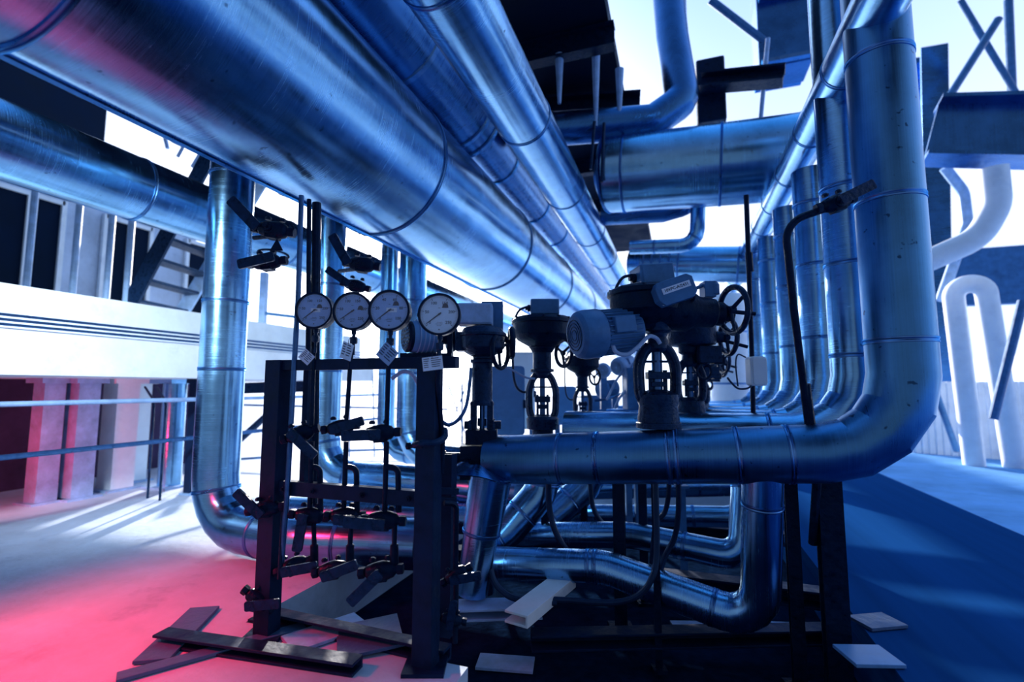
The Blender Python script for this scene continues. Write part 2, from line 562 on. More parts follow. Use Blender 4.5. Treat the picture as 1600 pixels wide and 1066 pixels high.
# right: open steel structure, fence and pale pipe bends beyond the yard
YB = 9.0
def fpt(px, py, d):
    return P(px, py, d)
pipe('pipe_bend', 'tall white upside-down U pipe by the fence, larger light loop', [ground(1520, 7.2), P(1488, 448, 7.2), P(1538, 440, 7.0), ground(1583, 7.0)], .13, .2, 7, 'white_paint', cat='pipe', sharp=30)
pipe('pipe_arch', 'broad white pipe sweeping up in an arc above the fence', [P(1395, 432, 6.7), P(1530, 372, 6.4), P(1558, 320, 6.3), P(1552, 262, 6.3)], .15, .5, 7, 'white_paint', sharp=30)
pipe('pipe_arch', 'pale narrow pipe curving under the dark girder beyond the yard', [P(1476, 262, 7.4), P(1506, 300, 7.4), P(1512, 350, 7.4), P(1470, 470, 7.4)], .07, .3, 6, 'steel_light', sharp=30)
T = thing('yard_fence', 'pale slatted fence at the far edge of the yard', 'fence', ground(1440, 8.3))
fa, fb = ground(1425, 8.6), ground(1760, 6.8)
for k in range(26):
    p = fa + (fb - fa) * (k / 25)
    wpart(T, 'fence_board', MB().box(p + V((0, 0, .62)), (.09, .05, 1.24)), 'white_paint')
for z in (.3, 1.0):
    wpart(T, 'fence_rail', MB().beam(fa + V((0, .05, z)), fb + V((0, .05, z)), .04, .06), 'steel_light')
for a, c, r, lb in (((1598, 470, 6.0), (1552, 655, 6.0), .05, 'thick grey raking brace standing at the frame edge by the fence'), ((1462, 612, 7.6), (1495, 705, 7.6), .045, 'dark raking brace rising behind the big front pipe bend'), ((1420, 655, 7.9), (1462, 610, 7.9), .07, 'pale sloping pipe stub just past the front pipe bend'), ((1560, 30, 8), (1465, 180, 8), .06, 'grey diagonal brace high above the yard, lower end toward the big riser'), ((1500, 0, 8.4), (1590, 150, 8.4), .05, 'grey diagonal brace crossing the white sky over the yard'), ((1575, 0, 8.8), (1582, 170, 8.8), .07, 'upright grey brace splitting the white sky over the yard')):
    rod('brace', lb, [P(*a), P(*c)], r, 'grey_paint', 'brace', seg=12)
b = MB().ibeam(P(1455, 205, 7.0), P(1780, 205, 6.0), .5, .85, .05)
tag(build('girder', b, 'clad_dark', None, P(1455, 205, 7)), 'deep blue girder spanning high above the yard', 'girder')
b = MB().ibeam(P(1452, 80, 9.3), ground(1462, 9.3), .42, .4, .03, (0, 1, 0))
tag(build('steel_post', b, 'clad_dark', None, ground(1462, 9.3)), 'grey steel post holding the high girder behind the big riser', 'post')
slab('wall_right', 7.5, 7.8, 4, 30, 0, 1.9, 'concrete_white')
struct('wall_far_right', MB().box((9.5, 16, 4.05), (14, 0.3, 1.5)), 'grey_paint')
# far ground clutter / structures in the middle distance

# ================================================================== OVERHEAD PIPE RACK
BZ, BX = 2.72, -1.95
pipe('insulated_main_pipe', 'huge metal-clad overhead pipe, the fattest one slanting across the scene', [(BX, -2.2, BZ), (BX, 20, BZ)], .5, m='clad_y', seams=[3.05, 5.05, 7.1, 9.2, 11.3, 13.4], seg=96)
b = MB()
b.beam((BX - .10, -2.2, BZ - .4965), (BX - .10, 20, BZ - .4965), .03, .012)
lap = build('jacket_lap', b, 'band', bpy.data.objects['insulated_main_pipe'], None); lap.location = (0, 0, 0)
lap.data.transform(M.Translation(-bpy.data.objects['insulated_main_pipe'].location))
pipe('insulated_pipe', 'slim bright overhead pipe on the inner side of the fat one', [(-.98, -1.5, 3.03), (-.98, 16, 3.03)], .195, m='clad_y', seams=[3.3, 4.6, 5.9, 7.2, 8.4, 9.6, 10.8], seg=56)
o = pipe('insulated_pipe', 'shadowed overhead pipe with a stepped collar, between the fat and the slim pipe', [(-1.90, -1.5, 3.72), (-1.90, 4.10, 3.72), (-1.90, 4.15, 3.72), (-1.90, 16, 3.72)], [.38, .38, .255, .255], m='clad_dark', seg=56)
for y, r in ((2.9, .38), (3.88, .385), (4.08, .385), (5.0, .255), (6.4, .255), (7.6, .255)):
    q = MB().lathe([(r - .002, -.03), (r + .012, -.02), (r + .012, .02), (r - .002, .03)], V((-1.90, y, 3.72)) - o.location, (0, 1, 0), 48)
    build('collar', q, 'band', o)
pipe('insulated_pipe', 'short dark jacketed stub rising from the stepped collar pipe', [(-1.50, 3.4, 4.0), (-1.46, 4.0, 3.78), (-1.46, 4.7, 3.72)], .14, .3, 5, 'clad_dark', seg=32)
pipe('insulated_pipe', 'jacketed overhead pipe far over at the platform side, passing behind the tall column', [(-4.2, -1.5, 2.78), (-4.2, 20, 2.78)], .26, m='clad_y', every=1.6, seg=48)
rod('clamp', 'small dark clamp hooked round the stepped pipe near its far end', [P(880, 345, 5.6), P(893, 358, 5.6), P(905, 348, 5.6), P(902, 372, 5.6)], .035, 'black_iron', 'clamp')
# cross pipes at the back
pipe('insulated_cross_pipe', 'very thick cross pipe hung high, end cap toward the slim pipe', [P(938, 276, 5.35), P(952, 274, 5.3), P(1110, 260, 4.95), P(1248, 246, 4.65)], [.22, .40, .40, .40], m='clad_x', seams=[.10, .27, 1.22, 2.1], seg=64)
pipe('insulated_cross_pipe', 'lower, farther cross pipe behind the main actuator, ribbed at one end', [P(985, 412, 7.4), P(1005, 412, 7.3), P(1190, 414, 6.6)], [.2, .25, .25], m='clad_x', seams=[.24, .36, .48, .60, .72, 1.5], seg=48)
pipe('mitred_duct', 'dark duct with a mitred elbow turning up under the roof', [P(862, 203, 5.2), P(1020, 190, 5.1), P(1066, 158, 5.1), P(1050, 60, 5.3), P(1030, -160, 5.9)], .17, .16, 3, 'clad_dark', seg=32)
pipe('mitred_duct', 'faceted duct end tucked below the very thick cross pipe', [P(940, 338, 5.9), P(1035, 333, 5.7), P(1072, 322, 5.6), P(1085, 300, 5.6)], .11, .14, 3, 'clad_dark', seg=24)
pipe('insulated_pipe', 'thin elbow pipe dropping from the thick cross pipe and turning inward', [P(985, 387, 5.6), P(1089, 383, 5.3), P(1091, 312, 5.3)], .078, .17, 4, 'clad_x', seg=32, every=.45)
b = MB().ibeam(P(830, 172, 6.0), P(1000, 162, 5.7), .25, .2, .02)
tag(build('pipe_support_beam', b, 'black_iron', None, P(830, 172, 6)), 'black beam just over the dark mitred duct', 'beam', kind='thing')
b = MB().ibeam(P(1095, 130, 5.4), P(1225, 118, 5.0), .2, .16, .02)
tag(build('pipe_support_beam', b, 'black_iron', None, P(1095, 130, 5.4)), 'black beam against the white sky above the thick cross pipe', 'beam', kind='thing')
b = MB().box(P(1110, 150, 5.6), (.3, .3, .75))
tag(build('hanger_block', b, 'black_iron', None, P(1110, 150, 5.6), .02), 'black block between mitred duct and white sky', 'bracket')
for k, (px, y0, y1, d, lb) in enumerate(((931, 75, 185, 5.0, 'tapered pale hanger rod in the roof shadow, middle of three'), (968, 108, 172, 5.0, 'tapered pale hanger rod in the roof shadow, nearest the duct elbow'), (874, 85, 150, 5.0, 'tapered pale hanger rod in the roof shadow, nearest the slim pipe'))):
    o = build('hanger_rod', MB().tube([P(px, y0, d), P(px, y1 + 12, d)], [.045, .018], 10), 'steel_light', None, P(px, y1, d))
    tag(o, lb, 'rod', 'tapered hanger rods')
for k, (a, c, lb) in enumerate((((929, 190, 4.9), (923, 265, 4.9), 'thin dark hanger rod beside the thick pipe end cap, outer one'), ((944, 192, 4.9), (940, 285, 4.9), 'thin dark hanger rod across the thick pipe end cap, inner one'))):
    rod('hanger_rod', lb, [P(*a), P(*c)], .016, 'iron', 'rod', group='thin hanger rods')
rod('brace', 'thin pale brace against the white sky next to the header pipe', [P(1200, 60, 5.5), P(1188, 190, 5.5)], .025, 'steel_light', 'brace')
rod('brace', 'grey slanting brace in the white sky over the thick cross pipe', [P(1110, 0, 6.5), P(1195, 65, 6.5)], .05, 'grey_paint', 'brace')
rod('brace', 'broad grey upright in the white sky beside the duct elbow', [P(1055, -20, 6.8), P(1060, 110, 6.8)], .14, 'grey_paint', 'brace')

T = thing('air_duct', 'broad deep blue upright duct behind the risers near the frame top', 'duct', P(1222, 120, 6.6))
wpart(T, 'shaft', MB().beam(P(1222, 118, 6.6), V((P(1222, 118, 6.6).x, P(1222, 118, 6.6).y, 8.5)), .62, .5, (0, 1, 0)), 'clad_dark', .01)
for z in (5.4, 6.3, 7.2):
    c = P(1222, 118, 6.6)
    wpart(T, 'duct_joint', MB().box((c.x, c.y, z), (.58, .70, .05)), 'band')
# ================================================================== LOOPS ON THE RIGHT
XR = 0.95
LOOPS = [(2.64, .135), (3.22, .13), (3.95, .12), (4.75, .115), (5.65, .115), (6.6, .115)]
ordn = ['nearest loop pipe: thick front header bending up into the widest riser', 'second loop pipe behind the thick front header and its riser', 'third loop pipe, riser with shaded upper jacket', 'fourth loop pipe, riser behind the leaning lamp-like pole', 'fifth loop pipe, slim riser in the row', 'sixth loop pipe, farthest slim riser of the row']
for i, (y, r) in enumerate(LOOPS):
    zl, zr = (.735, .865) if i == 0 else (.86, .87)
    xl = -1.04 if i == 0 else -.72 if i == 1 else -.55
    top = 4.6 if i == 0 else 4.4 if i == 1 else 2.72
    p0, p1 = V((xl, y, zl)), V((XR, y, zr))
    pts = [p0, p1, V((XR, y, top))]
    ss = [.42, .62, .98, 1.02, 1.30, 1.52, 2.35, 3.0, 3.7] if i == 0 else [.6, 1.2, 1.98, 2.5, 2.95]
    pipe('insulated_loop_pipe', ordn[i], pts, r, .34 if i else .36, 4, 'clad_worn' if i == 0 else 'clad_z', seams=ss, seg=44, group='loop pipes along the yard side')
pipe('insulated_header', 'overhead header pipe running back above the row of risers', [(XR - .02, 1.9, 2.92), (XR - .02, 9.5, 2.92)], .12, m='clad_y', every=.7, seg=40)
for k, (x, y, r, m, lb) in enumerate(((.70, 7.8, .26, 'white_paint', 'sunlit whitish vertical vessel behind the handwheels'), (1.12, 8.6, .14, 'clad_z', 'pale riser standing deep behind the white junction box'))):
    pipe('insulated_riser', lb, [(x, y, 0), (x, y, 2.5 if k < 2 else 4.3)], r, m=m, every=.75, seg=36, group='risers behind the loop pipes')
# riser under the front header and the low pipes in the trench
pipe('insulated_branch_pipe', 'upright branch under the front header turning low across the trench', [onY(1192, 712, 2.64), P(1188, 976, 2.40), P(945, 886, 2.80), P(735, 878, 3.0)], .092, [.16, .4], 5, 'clad_x', seams=[.24, .98, 1.62, 1.66], seg=40)
pipe('insulated_low_pipe', 'middle low trench pipe with a bend and an upturned elbow', [P(752, 836, 3.5), P(985, 836, 3.3), P(1160, 872, 2.95), P(1166, 730, 3.1)], .085, [.5, .12], 4, 'clad_x', seams=[1.35, 1.4, 2.1], seg=36)
pipe('insulated_low_pipe', 'rear low trench pipe, straight with an upturned elbow', [P(790, 802, 4.4), P(1163, 808, 3.9), P(1166, 730, 3.9)], .085, .14, 4, 'clad_x', seams=[1.6, 2.3], seg=36)
pipe('insulated_low_pipe', 'farthest low pipe glimpsed between the support posts', [P(880, 762, 4.9), P(1160, 755, 4.7)], .12, m='clad_x', every=.5, seg=32)
pipe('insulated_drop_pipe', 'mitred elbow pipe dropping from the bowl-head valve toward the trench', [P(848, 690, 3.35), P(849, 765, 3.3), P(785, 838, 3.2), P(748, 850, 3.2), P(745, 925, 3.15)], .112, [.22, .2, .05], 3, 'clad_z', seams=[.28, .52, .72], seg=36)
pipe('insulated_drop_pipe', 'second mitred elbow pipe dropping from the valve farther back', [P(925, 690, 4.0), P(925, 752, 4.0), P(850, 818, 3.85), P(796, 834, 3.8)], .125, [.28, .2], 3, 'clad_z', seams=[.30, .55, .75], seg=36)
# tapered downcomer under the first valve with its flared collar
T = thing('insulated_downcomer', 'stubby two-piece slanted pipe jacket with flared collar under the first valve', 'pipe', P(738, 925, 2.62))
wpart(T, 'upper_jacket', MB().tube([P(768, 742, 2.68), P(752, 832, 2.66)], [.118, .102], 36), 'clad_z')
wpart(T, 'lower_jacket', MB().tube([P(753, 828, 2.66), P(737, 927, 2.64)], [.098, .082], 36), 'clad_z')
wpart(T, 'jacket_seam', MB().lathe([(.100, -.012), (.106, -.006), (.106, .006), (.100, .012)], P(752, 831, 2.66), P(737, 927, 2.64) - P(753, 828, 2.66), 36), 'band')
fl = MB()
for t in range(1):
    ring = []
    c0 = P(752, 738, 2.66)
    up, sx = V((0, 0, 1)), RGT
    fw = V((FWD.x, FWD.y, 0)).normalized()
    for rr, hz in ((.075, .035), (.13, .012), (.165, -.012), (.160, -.018), (.125, .004), (.070, .028)):
        for k in range(24):
            a = 2 * PI * k / 24
            ring.append(c0 + sx * (rr * math.cos(a) * (1.0)) + fw * (rr * .8 * math.sin(a)) + up * (hz - .03 * math.cos(a) + .012 * math.sin(3 * a)))
    fs = [(i * 24 + k, i * 24 + (k + 1) % 24, ((i + 1) % 6) * 24 + (k + 1) % 24, ((i + 1) % 6) * 24 + k) for i in range(6) for k in range(24)]
    fl.add(ring, fs)
wpart(T, 'flared_collar', fl, 'clad_dark')

# ================================================================== COLUMNS AND LOW PIPES ON THE PLATFORM SIDE
pipe('insulated_column', 'tall worn metal-clad column with a low elbow, nearest the stair', [V((-3.18, 2.70, 4.4)), V((-3.18, 2.70, .17)), V((-2.35, 2.62, .17)), V((-1.57, 2.80, .17))], .152, [.34, .3], 5, 'clad_z', seams=[1.65, 2.62, 3.12, 3.98, 4.6, 5.2], seg=48)
def column(px, d, r, lb, out, n, bz=.3):
    g = ground(px, d)
    pts = [V((g.x, g.y, 4.5)), V((g.x, g.y, bz)), V((g.x, g.y, bz)) + V(out)]
    pipe('insulated_column', lb, pts, r, .34, 4, 'clad_z', seams=[1.3, 2.4, 3.2, 3.85, 4.3], seg=36, group='jacketed columns behind the gauges')
column(506, 4.45, .135, 'jacketed column standing behind the two left gauges', (1.9, -.05, -.02), 0, .36)
column(640, 5.3, .15, 'speckled jacketed column behind the third gauge with low elbow', (1.6, -.3, -.05), 1, .42)
column(602, 5.6, .10, 'narrow jacketed column tucked beside the speckled one', (1.4, -.2, -.02), 2, .40)
pipe('insulated_low_pipe', 'low jacketed pipe crossing behind the gauge stand', [P(455, 800, 3.9), P(770, 812, 3.75)], .115, m='clad_x', every=.7, seg=36)
# ================================================================== GAUGE STAND
R19 = YAW
def on(px, py, d, z=0.0):
    p = P(px, py, d); p.z = z; return p
LP, RP = P(432, 640, 2.36), P(671, 640, 2.10)
zt, zl = 1.15 + .105, 1.15 - .475
T = thing('gauge_stand', 'dark steel frame stand carrying the four round pressure gauges', 'stand', V((LP.x, LP.y, 0)))
dirx = V((RP.x - LP.x, RP.y - LP.y, 0)).normalized()
diry = V((-dirx.y, dirx.x, 0))
for p in (LP, RP):
    wpart(T, 'post', MB().channel(V((p.x, p.y, 0)), V((p.x, p.y, zt + .025)), .09, .075, .012, diry), 'frame_paint', .002)
    wpart(T, 'base_plate', MB().box((p.x, p.y, .008), (.17, .15, .016), M.Rotation(R19, 3, 'Z')), 'frame_paint')
wpart(T, 'top_bar', MB().beam(V((LP.x, LP.y, zt)) - dirx * .045, V((RP.x, RP.y, zt)) + dirx * .13, .045, .05), 'frame_paint', .002)
wpart(T, 'lower_bar', MB().beam(V((LP.x, LP.y, zl)) + diry * .01, V((RP.x, RP.y, zl)) + diry * .01, .045, .065), 'frame_paint', .002)
ip = P(481, 640, 2.36)
wpart(T, 'inner_post', MB().beam(V((ip.x, ip.y, zl - .03)), V((ip.x, ip.y, zt)), .03, .045, (0, 1, 0)), 'frame_paint')
for t in (.1, .3, .62, .9):
    c = V((LP.x, LP.y, zl)).lerp(V((RP.x, RP.y, zl)), t) - diry * .02
    wpart(T, 'bolt', MB().lathe([(.012, 0), (.012, .008), (.006, .008), (.006, .018)], c, -diry, 6), 'black_iron')

# ------------------------------------------------------------------ pressure gauges
def gauge(name, label, loc, numbers, dial, R=.085, start=-132, sticker=None, wedge=(.3, .32), rot=R19, ptr=-128, stem=.05):
    T = thing(name, label, 'pressure gauge', loc, rot, 'round pressure gauges on the stand')
    Y = V((0, 1, 0))
    build('case', MB().lathe([(R * .80, .042), (R * .97, .036), (R, .02), (R, -.028), (R * 1.03, -.030), (R * 1.03, -.038), (R * .94, -.040), (R * .90, -.030), (R * .88, -.0285)], (0, 0, 0), Y, 56), 'black_iron', T)
    d = build('dial', MB().lathe([(R * .905, -.027), (R * .905, -.030), (.0005, -.030)], (0, 0, 0), Y, 56), dial, T)
    u, w = V((1, 0, 0)), V((0, 0, 1))
    mk = MB()
    yy = -.0306
    def bar(a, r0, r1, t):
        a = math.radians(a)
        dr, ds = V((math.sin(a), 0, math.cos(a))), V((math.cos(a), 0, -math.sin(a)))
        o = V((0, yy, 0))
        mk.add([o + dr * r0 - ds * t, o + dr * r0 + ds * t, o + dr * r1 + ds * t, o + dr * r1 - ds * t], [(0, 1, 2, 3)])
    n = (len(numbers) - 1) * 10
    sweep = -2 * start
    for k in range(n + 1):
        big = k % 10 == 0
        bar(start + sweep * k / n, R * (.74 if big else .80), R * .87, .0011 if big else .00045)
    for k, s in enumerate(numbers):
        a = math.radians(start + sweep * k / (len(numbers) - 1))
        put_text(mk, s, R * .20, V((math.sin(a) * R * .60, yy, math.cos(a) * R * .60)), u, w)
    for k, (x, z, l, h) in enumerate(((0, -.48, .34, .022), (0, -.56, .22, .018), (.02, -.40, .26, .016), (.0, .30, .10, .02))):
        mk.add([V((x - l / 2, yy / R, z)) * R, V((x + l / 2, yy / R, z)) * R, V((x + l / 2, yy / R, z + h)) * R, V((x - l / 2, yy / R, z + h)) * R], [(0, 1, 2, 3)])
    cx, cz = wedge[0] * R, wedge[1] * R * .6
    fan = [V((cx - R * .16, yy, cz - R * .06)), V((cx + R * .16, yy, cz - R * .06))] + [V((cx + R * .15 * math.cos(q), yy, cz + R * .17 * math.sin(q))) for q in (0.35, .8, 1.3, 1.8, 2.3)]
    mk.add(fan, [tuple(range(7))])
    mk.lathe([(R * .035, 0), (R * .035, -.0002), (.0002, -.0002)], (0, yy, -R * .74), Y, 10)
    build('markings', mk, 'ink', d)
    pt = MB()
    a = math.radians(ptr)
    dr, ds = V((math.sin(a), 0, math.cos(a))), V((math.cos(a), 0, -math.sin(a)))
    o = V((0, -.033, 0))
    pt.prism([(-.003, -R * .12), (.003, -R * .12), (.0024, R * .3), (.001, R * .78), (-.001, R * .78), (-.0024, R * .3)], o, ds, dr, V((0, -.0012, 0)))
    pt.lathe([(R * .05, .001), (R * .05, -.002), (.0005, -.0024)], o, Y, 14)
    build('pointer', pt, 'ink', T)
    if sticker:
        x, z = sticker
        st = MB().box((x * R, -.0312, z * R), (R * .52, .0008, R * .22))
        s_ = build('sticker', st, 'white_paint', T)
        t_ = MB()
        put_text(t_, '250', R * .15, V((x * R, -.0318, z * R)), u, w)
        build('sticker_number', t_, 'ink', s_)
    build('glass', MB().lathe([(R * .92, -.0375), (.0005, -.0375)], (0, 0, 0), Y, 40), 'glass', T)
    st = MB().lathe([(.011, -R * .96), (.011, -R - .016), (.008, -R - .018), (.008, -R - .03)], (0, 0, 0), (0, 0, 1), 16)
    st.lathe([(.016, -R - .03), (.017, -R - .034), (.017, -R - .056), (.015, -R - .06), (.007, -R - .062), (.007, -R - .062 - stem)], (0, 0, 0), (0, 0, 1), 6)
    build('connector', st, 'iron', T)
    lug = MB().box((-R * 1.02, -.01, .0), (.012, .02, .014))
    build('bezel_lug', lug, 'black_iron', T)
    return T
N5 = ['0', '50', '100', '150', '200', '250']
GP = [P(495, 487, 2.30), P(554, 488, 2.24), P(611, 487, 2.09), P(688, 493, 2.03)]
gauge('pressure_gauge', 'round pressure gauge with small number sticker, at the platform end of the row', GP[0], N5, 'dial_stained', .0845, sticker=(.08, .02), wedge=(.28, .32))
gauge('pressure_gauge', 'round pressure gauge with cloudy stained dial, partly behind its neighbour', GP[1], N5, 'dial_stained', .0855, wedge=(.42, .22), ptr=-125)
gauge('pressure_gauge', 'round pressure gauge with square sticker, overlapping the cloudy one', GP[2], ['0', '20', '40', '60', '80', '100'], 'dial_stained', .0855, sticker=(.12, .02), wedge=(.32, .5))
gauge('pressure_gauge', 'clean bright pressure gauge standing apart above the thick stand post', GP[3], N5, 'dial', .0855, wedge=(.28, .62), ptr=-127)

# paper tags wired to the gauge stems
def paper_tag(label, loc, w, h, roll, yaw, m='paper', wire=.03):
    T = thing('paper_tag', label, 'tag', loc, 0, 'paper tags wired under the gauges')
    R = M.Rotation(YAW + yaw, 3, 'Z') @ M.Rotation(roll, 3, 'Y')
    u, v, n = R @ V((1, 0, 0)), R @ V((0, 0, 1)), R @ V((0, -1, 0))
    build('card', MB().box((0, 0, 0), (w, .0012, h), R), m, T)
    ln = MB()
    rnd = random.Random(label)
    for k in range(5):
        z = h * (.34 - .15 * k)
        for x0, x1 in ((-.44, -.44 + .2 + .12 * rnd.random()), (-.06, .25 + .2 * rnd.random())):
            o = n * .0009
            ln.add([o + u * (x0 * w) + v * z, o + u * (x1 * w) + v * z, o + u * (x1 * w) + v * (z + h * .055), o + u * (x0 * w) + v * (z + h * .055)], [(0, 1, 2, 3)])
    build('print', ln, 'ink', T)
    top = v * (h / 2 - .004)
    build('wire', MB().tube(smooth([top, top + V((.004, -.006, wire * .5)), top + V((.0, .01, wire))]), .0011, 6), 'iron', T)
FR = -.045
def tagpos(px, py, d): return P(px, py, d)
paper_tag('small white inspection tag hanging tilted under the platform-end gauge', tagpos(479, 558, 2.22), .058, .052, .72, 0)
paper_tag('white inspection tag turned almost edge-on under the stained gauge', tagpos(542, 549, 2.15), .062, .075, .25, 1.05)
paper_tag('bluish diamond-hung inspection tag under the square-sticker gauge', tagpos(605, 553, 2.02), .075, .070, .70, -.15, 'paper_blue')
paper_tag('rectangular white inspection tag on the thick stand post', tagpos(676, 568, 1.97), .082, .055, -.13, 0)

# ------------------------------------------------------------------ needle valves
def needle_valve_proto(name, label, loc):
    T = thing(name, label, 'valve', loc, R19)
    build('body', MB().lathe([(.012, -.085), (.013, -.06), (.024, -.052), (.030, -.03), (.034, -.012), (.036, .008), (.032, .026), (.026, .045), (.015, .055), (.012, .08)], (0, 0, 0), (1, 0, 0), 14).box((.0, 0, -.006), (.045, .05, .058)), 'black_iron', T, bevel=.003)
    build('union_nut', MB().lathe([(.019, -.086), (.021, -.083), (.021, -.066), (.019, -.062)], (0, 0, 0), (1, 0, 0), 6), 'black_iron', T)
    build('union_nut', MB().lathe([(.018, .058), (.020, .061), (.020, .078), (.018, .082)], (0, 0, 0), (1, 0, 0), 6), 'black_iron', T)
    build('bonnet', MB().lathe([(.022, .02), (.022, .034), (.015, .036), (.015, .050), (.009, .052), (.009, .066)], (-.004, 0, 0), (0, -1, 0), 12).lathe([(.012, .025), (.013, .034), (.007, .04)], (-.03, 0, .012), (0, 0, 1), 6).lathe([(.011, .025), (.012, .034), (.007, .04)], (.026, 0, .012), (0, 0, 1), 6), 'black_iron', T)
    lv = build('lever', MB().prism(rrect(.15, .040, .008, 3), (-.052, -.058, 0), (1, 0, 0), (0, 0, 1), (0, -.012, 0)).lathe([(.009, .0), (.009, .014), (.005, .016)], (0, -.055, 0), (0, -1, 0), 6), 'iron', T)
    lv.location = (-.004, 0, 0)
    return T
NV0 = None
def needle_valve(label, loc, roll=0.0, lev=0.0, s=1.0, flip=False, group=None, yaw=0.0, lx=0.0):
    global NV0
    if NV0 is None:
        NV0 = needle_valve_proto('needle_valve', label, loc); T = NV0
    else:
        T = clone(NV0, None, loc, None, label)
        if 'group' in T: del T['group']
    T.rotation_euler = (0, roll, R19 + yaw + (PI if flip else 0))
    T.scale = (s * 1.16,) * 3
    if group: T['group'] = group
    for ch in T.children:
        if ch.name.startswith('lever'):
            ch.rotation_euler = (0, lev, 0); ch.location.x = -.004 + lx
    return T
GM = 'manifold valves on the gauge stand'
D2R = math.radians
needle_valve('manifold valve with lever slanting down, upper row beside the stand end post', P(470, 678, 2.28), D2R(-18), D2R(240), .95, group=GM)
needle_valve('lumpy manifold valve in the upper row under the stained gauge', P(533, 668, 2.24), D2R(-8), D2R(172), .9, group=GM)
needle_valve('manifold valve with flat level lever, upper row under the square-sticker gauge', P(594, 677, 2.12), D2R(-4), D2R(2), .95, group=GM)
needle_valve('manifold valve outside the stand end post with its lever raised, middle row', P(416, 795, 2.28), D2R(-8), D2R(50), .95, group=GM)
needle_valve('manifold valve with upright lever, middle row, second from the end post', P(484, 806, 2.26), D2R(6), D2R(272), .95, group=GM)
needle_valve('manifold valve with both bolts up, middle row below the stained gauge', P(540, 806, 2.22), D2R(0), D2R(184), .95, group=GM)
needle_valve('manifold valve with level lever, middle row nearest the thick stand post', P(600, 813, 2.12), D2R(2), D2R(3), 1.0, group=GM)
needle_valve('manifold valve in the lowest row closest to the end post', P(460, 884, 2.26), D2R(-20), D2R(190), .95, group=GM)
needle_valve('manifold valve in the middle of the lowest row', P(521, 890, 2.18), D2R(-10), D2R(170), .95, group=GM)
needle_valve('manifold valve with long slanting lever at the end of the lowest row', P(596, 892, 2.10), D2R(-6), D2R(-38), 1.0, group=GM)
needle_valve('drain valve low beside the thick stand post, near the downcomer', P(714, 898, 2.2), D2R(-30), D2R(200), .8)
needle_valve('drain valve lying at the foot of the stand end post', P(404, 938, 2.25), D2R(35), D2R(140), .9)
needle_valve('drain valve with shiny bolts low behind the thick stand post', P(706, 968, 2.15), D2R(10), D2R(90), .7)
GS = 'valves silhouetted beside the columns'
needle_valve('black valve with raised lever and triangle tag, beside the tall column', P(428, 360, 2.62), D2R(8), D2R(38), 1.2, False, GS, lx=-.045)
needle_valve('black valve just below the one with the triangle tag', P(418, 410, 2.75), D2R(-6), D2R(-8), 1.15, False, GS, lx=.04)
needle_valve('black lever valve tucked right under the fat overhead pipe at the tall column', P(442, 297, 3.0), D2R(-20), D2R(118), .8, True, GS)
needle_valve('black valve with ragged outline above the cloudy gauge, upper of two', P(566, 414, 3.3), D2R(8), D2R(52), 1.3, False, GS, lx=-.05)
needle_valve('black valve just above the cloudy gauge, lower of two', P(556, 447, 3.4), D2R(14), D2R(20), 1.1, False, GS, lx=-.03)
needle_valve('tiny black lever valve against the glare below the fat overhead pipe', P(571, 364, 3.9), D2R(0), D2R(95), .6, True, GS)
needle_valve('black lever valve on the bent pole in front of the risers', P(1306, 318, 2.15), D2R(-16), D2R(170), .95, False, None)
T = tag(build('triangle_tag', MB().prism([(-.035, -.03), (.035, -.03), (0, .035)], (0, 0, 0), RGT, (0, 0, 1), V((0, .004, 0))), 'black_iron'), 'small black triangle tag hanging under the valve by the tall column', 'tag')
T.location = P(432, 383, 2.6)
rod('valve_bracket', 'thin black arm holding the triangle-tag valve to the tall column', [P(397, 372, 2.75), P(455, 366, 2.62)], .012, 'black_iron', 'bracket')
rod('valve_bracket', 'thin black arm holding the valve above the cloudy gauge to its column', [P(530, 424, 3.6), P(560, 420, 3.3)], .014, 'black_iron', 'bracket')
# handwheel seen behind them
T = thing('small_handwheel', 'small oval handwheel in the background by the lower silhouetted valve', 'handwheel', P(427, 398, 4.2), YAW)
build('rim', MB().torus((0, 0, 0), (.35, -.55, 1), .12, .011, 32, 8), 'iron', T)
build('spokes', MB().cyl((-.11, -.01, .0), (.11, .01, -.035), .008, seg=8).lathe([(.025, -.03), (.025, .03)], (0, 0, 0), (.35, -.55, 1), 10), 'iron', T)

# ------------------------------------------------------------------ impulse tubes
GT = 'impulse tubes of the gauge stand'
rod('impulse_tube', 'long slim pale tube leaning beside the platform-end gauge', [P(471, 306, 2.42), P(466, 460, 2.36), P(448, 782, 2.26), P(440, 880, 2.22)], .0125, 'tubing', 'tube', group=GT)
rod('impulse_tube', 'black tube running up from the stand, thinner of the dark pair', [P(483, 312, 2.62), P(482, 480, 2.52), P(480, 660, 2.42)], .012, 'black_iron', 'tube', group=GT)
rod('impulse_tube', 'thick black tube rising behind the platform-end gauge', [P(495, 318, 2.66), P(493, 480, 2.55), P(490, 735, 2.44), P(488, 790, 2.42)], .024, 'black_iron', 'tube', group=GT)
for (pts, lb) in (
    ([(490, 545, 2.29), (487, 665, 2.27)], 'short tube from the platform-end gauge to its valve'),
    ([(549, 545, 2.235), (541, 662, 2.22)], 'tube from the stained gauge down to its valve'),
    ([(608, 545, 2.09), (604, 668, 2.12)], 'tube from the square-sticker gauge down to its valve'),
    ([(686, 545, 2.03), (684, 600, 2.06), (692, 690, 2.10), (690, 740, 2.1)], 'tube from the clean gauge down along the thick post')):
    rod('impulse_tube', lb, [P(*q) for q in pts], .0105, 'black_iron', 'tube', group=GT)
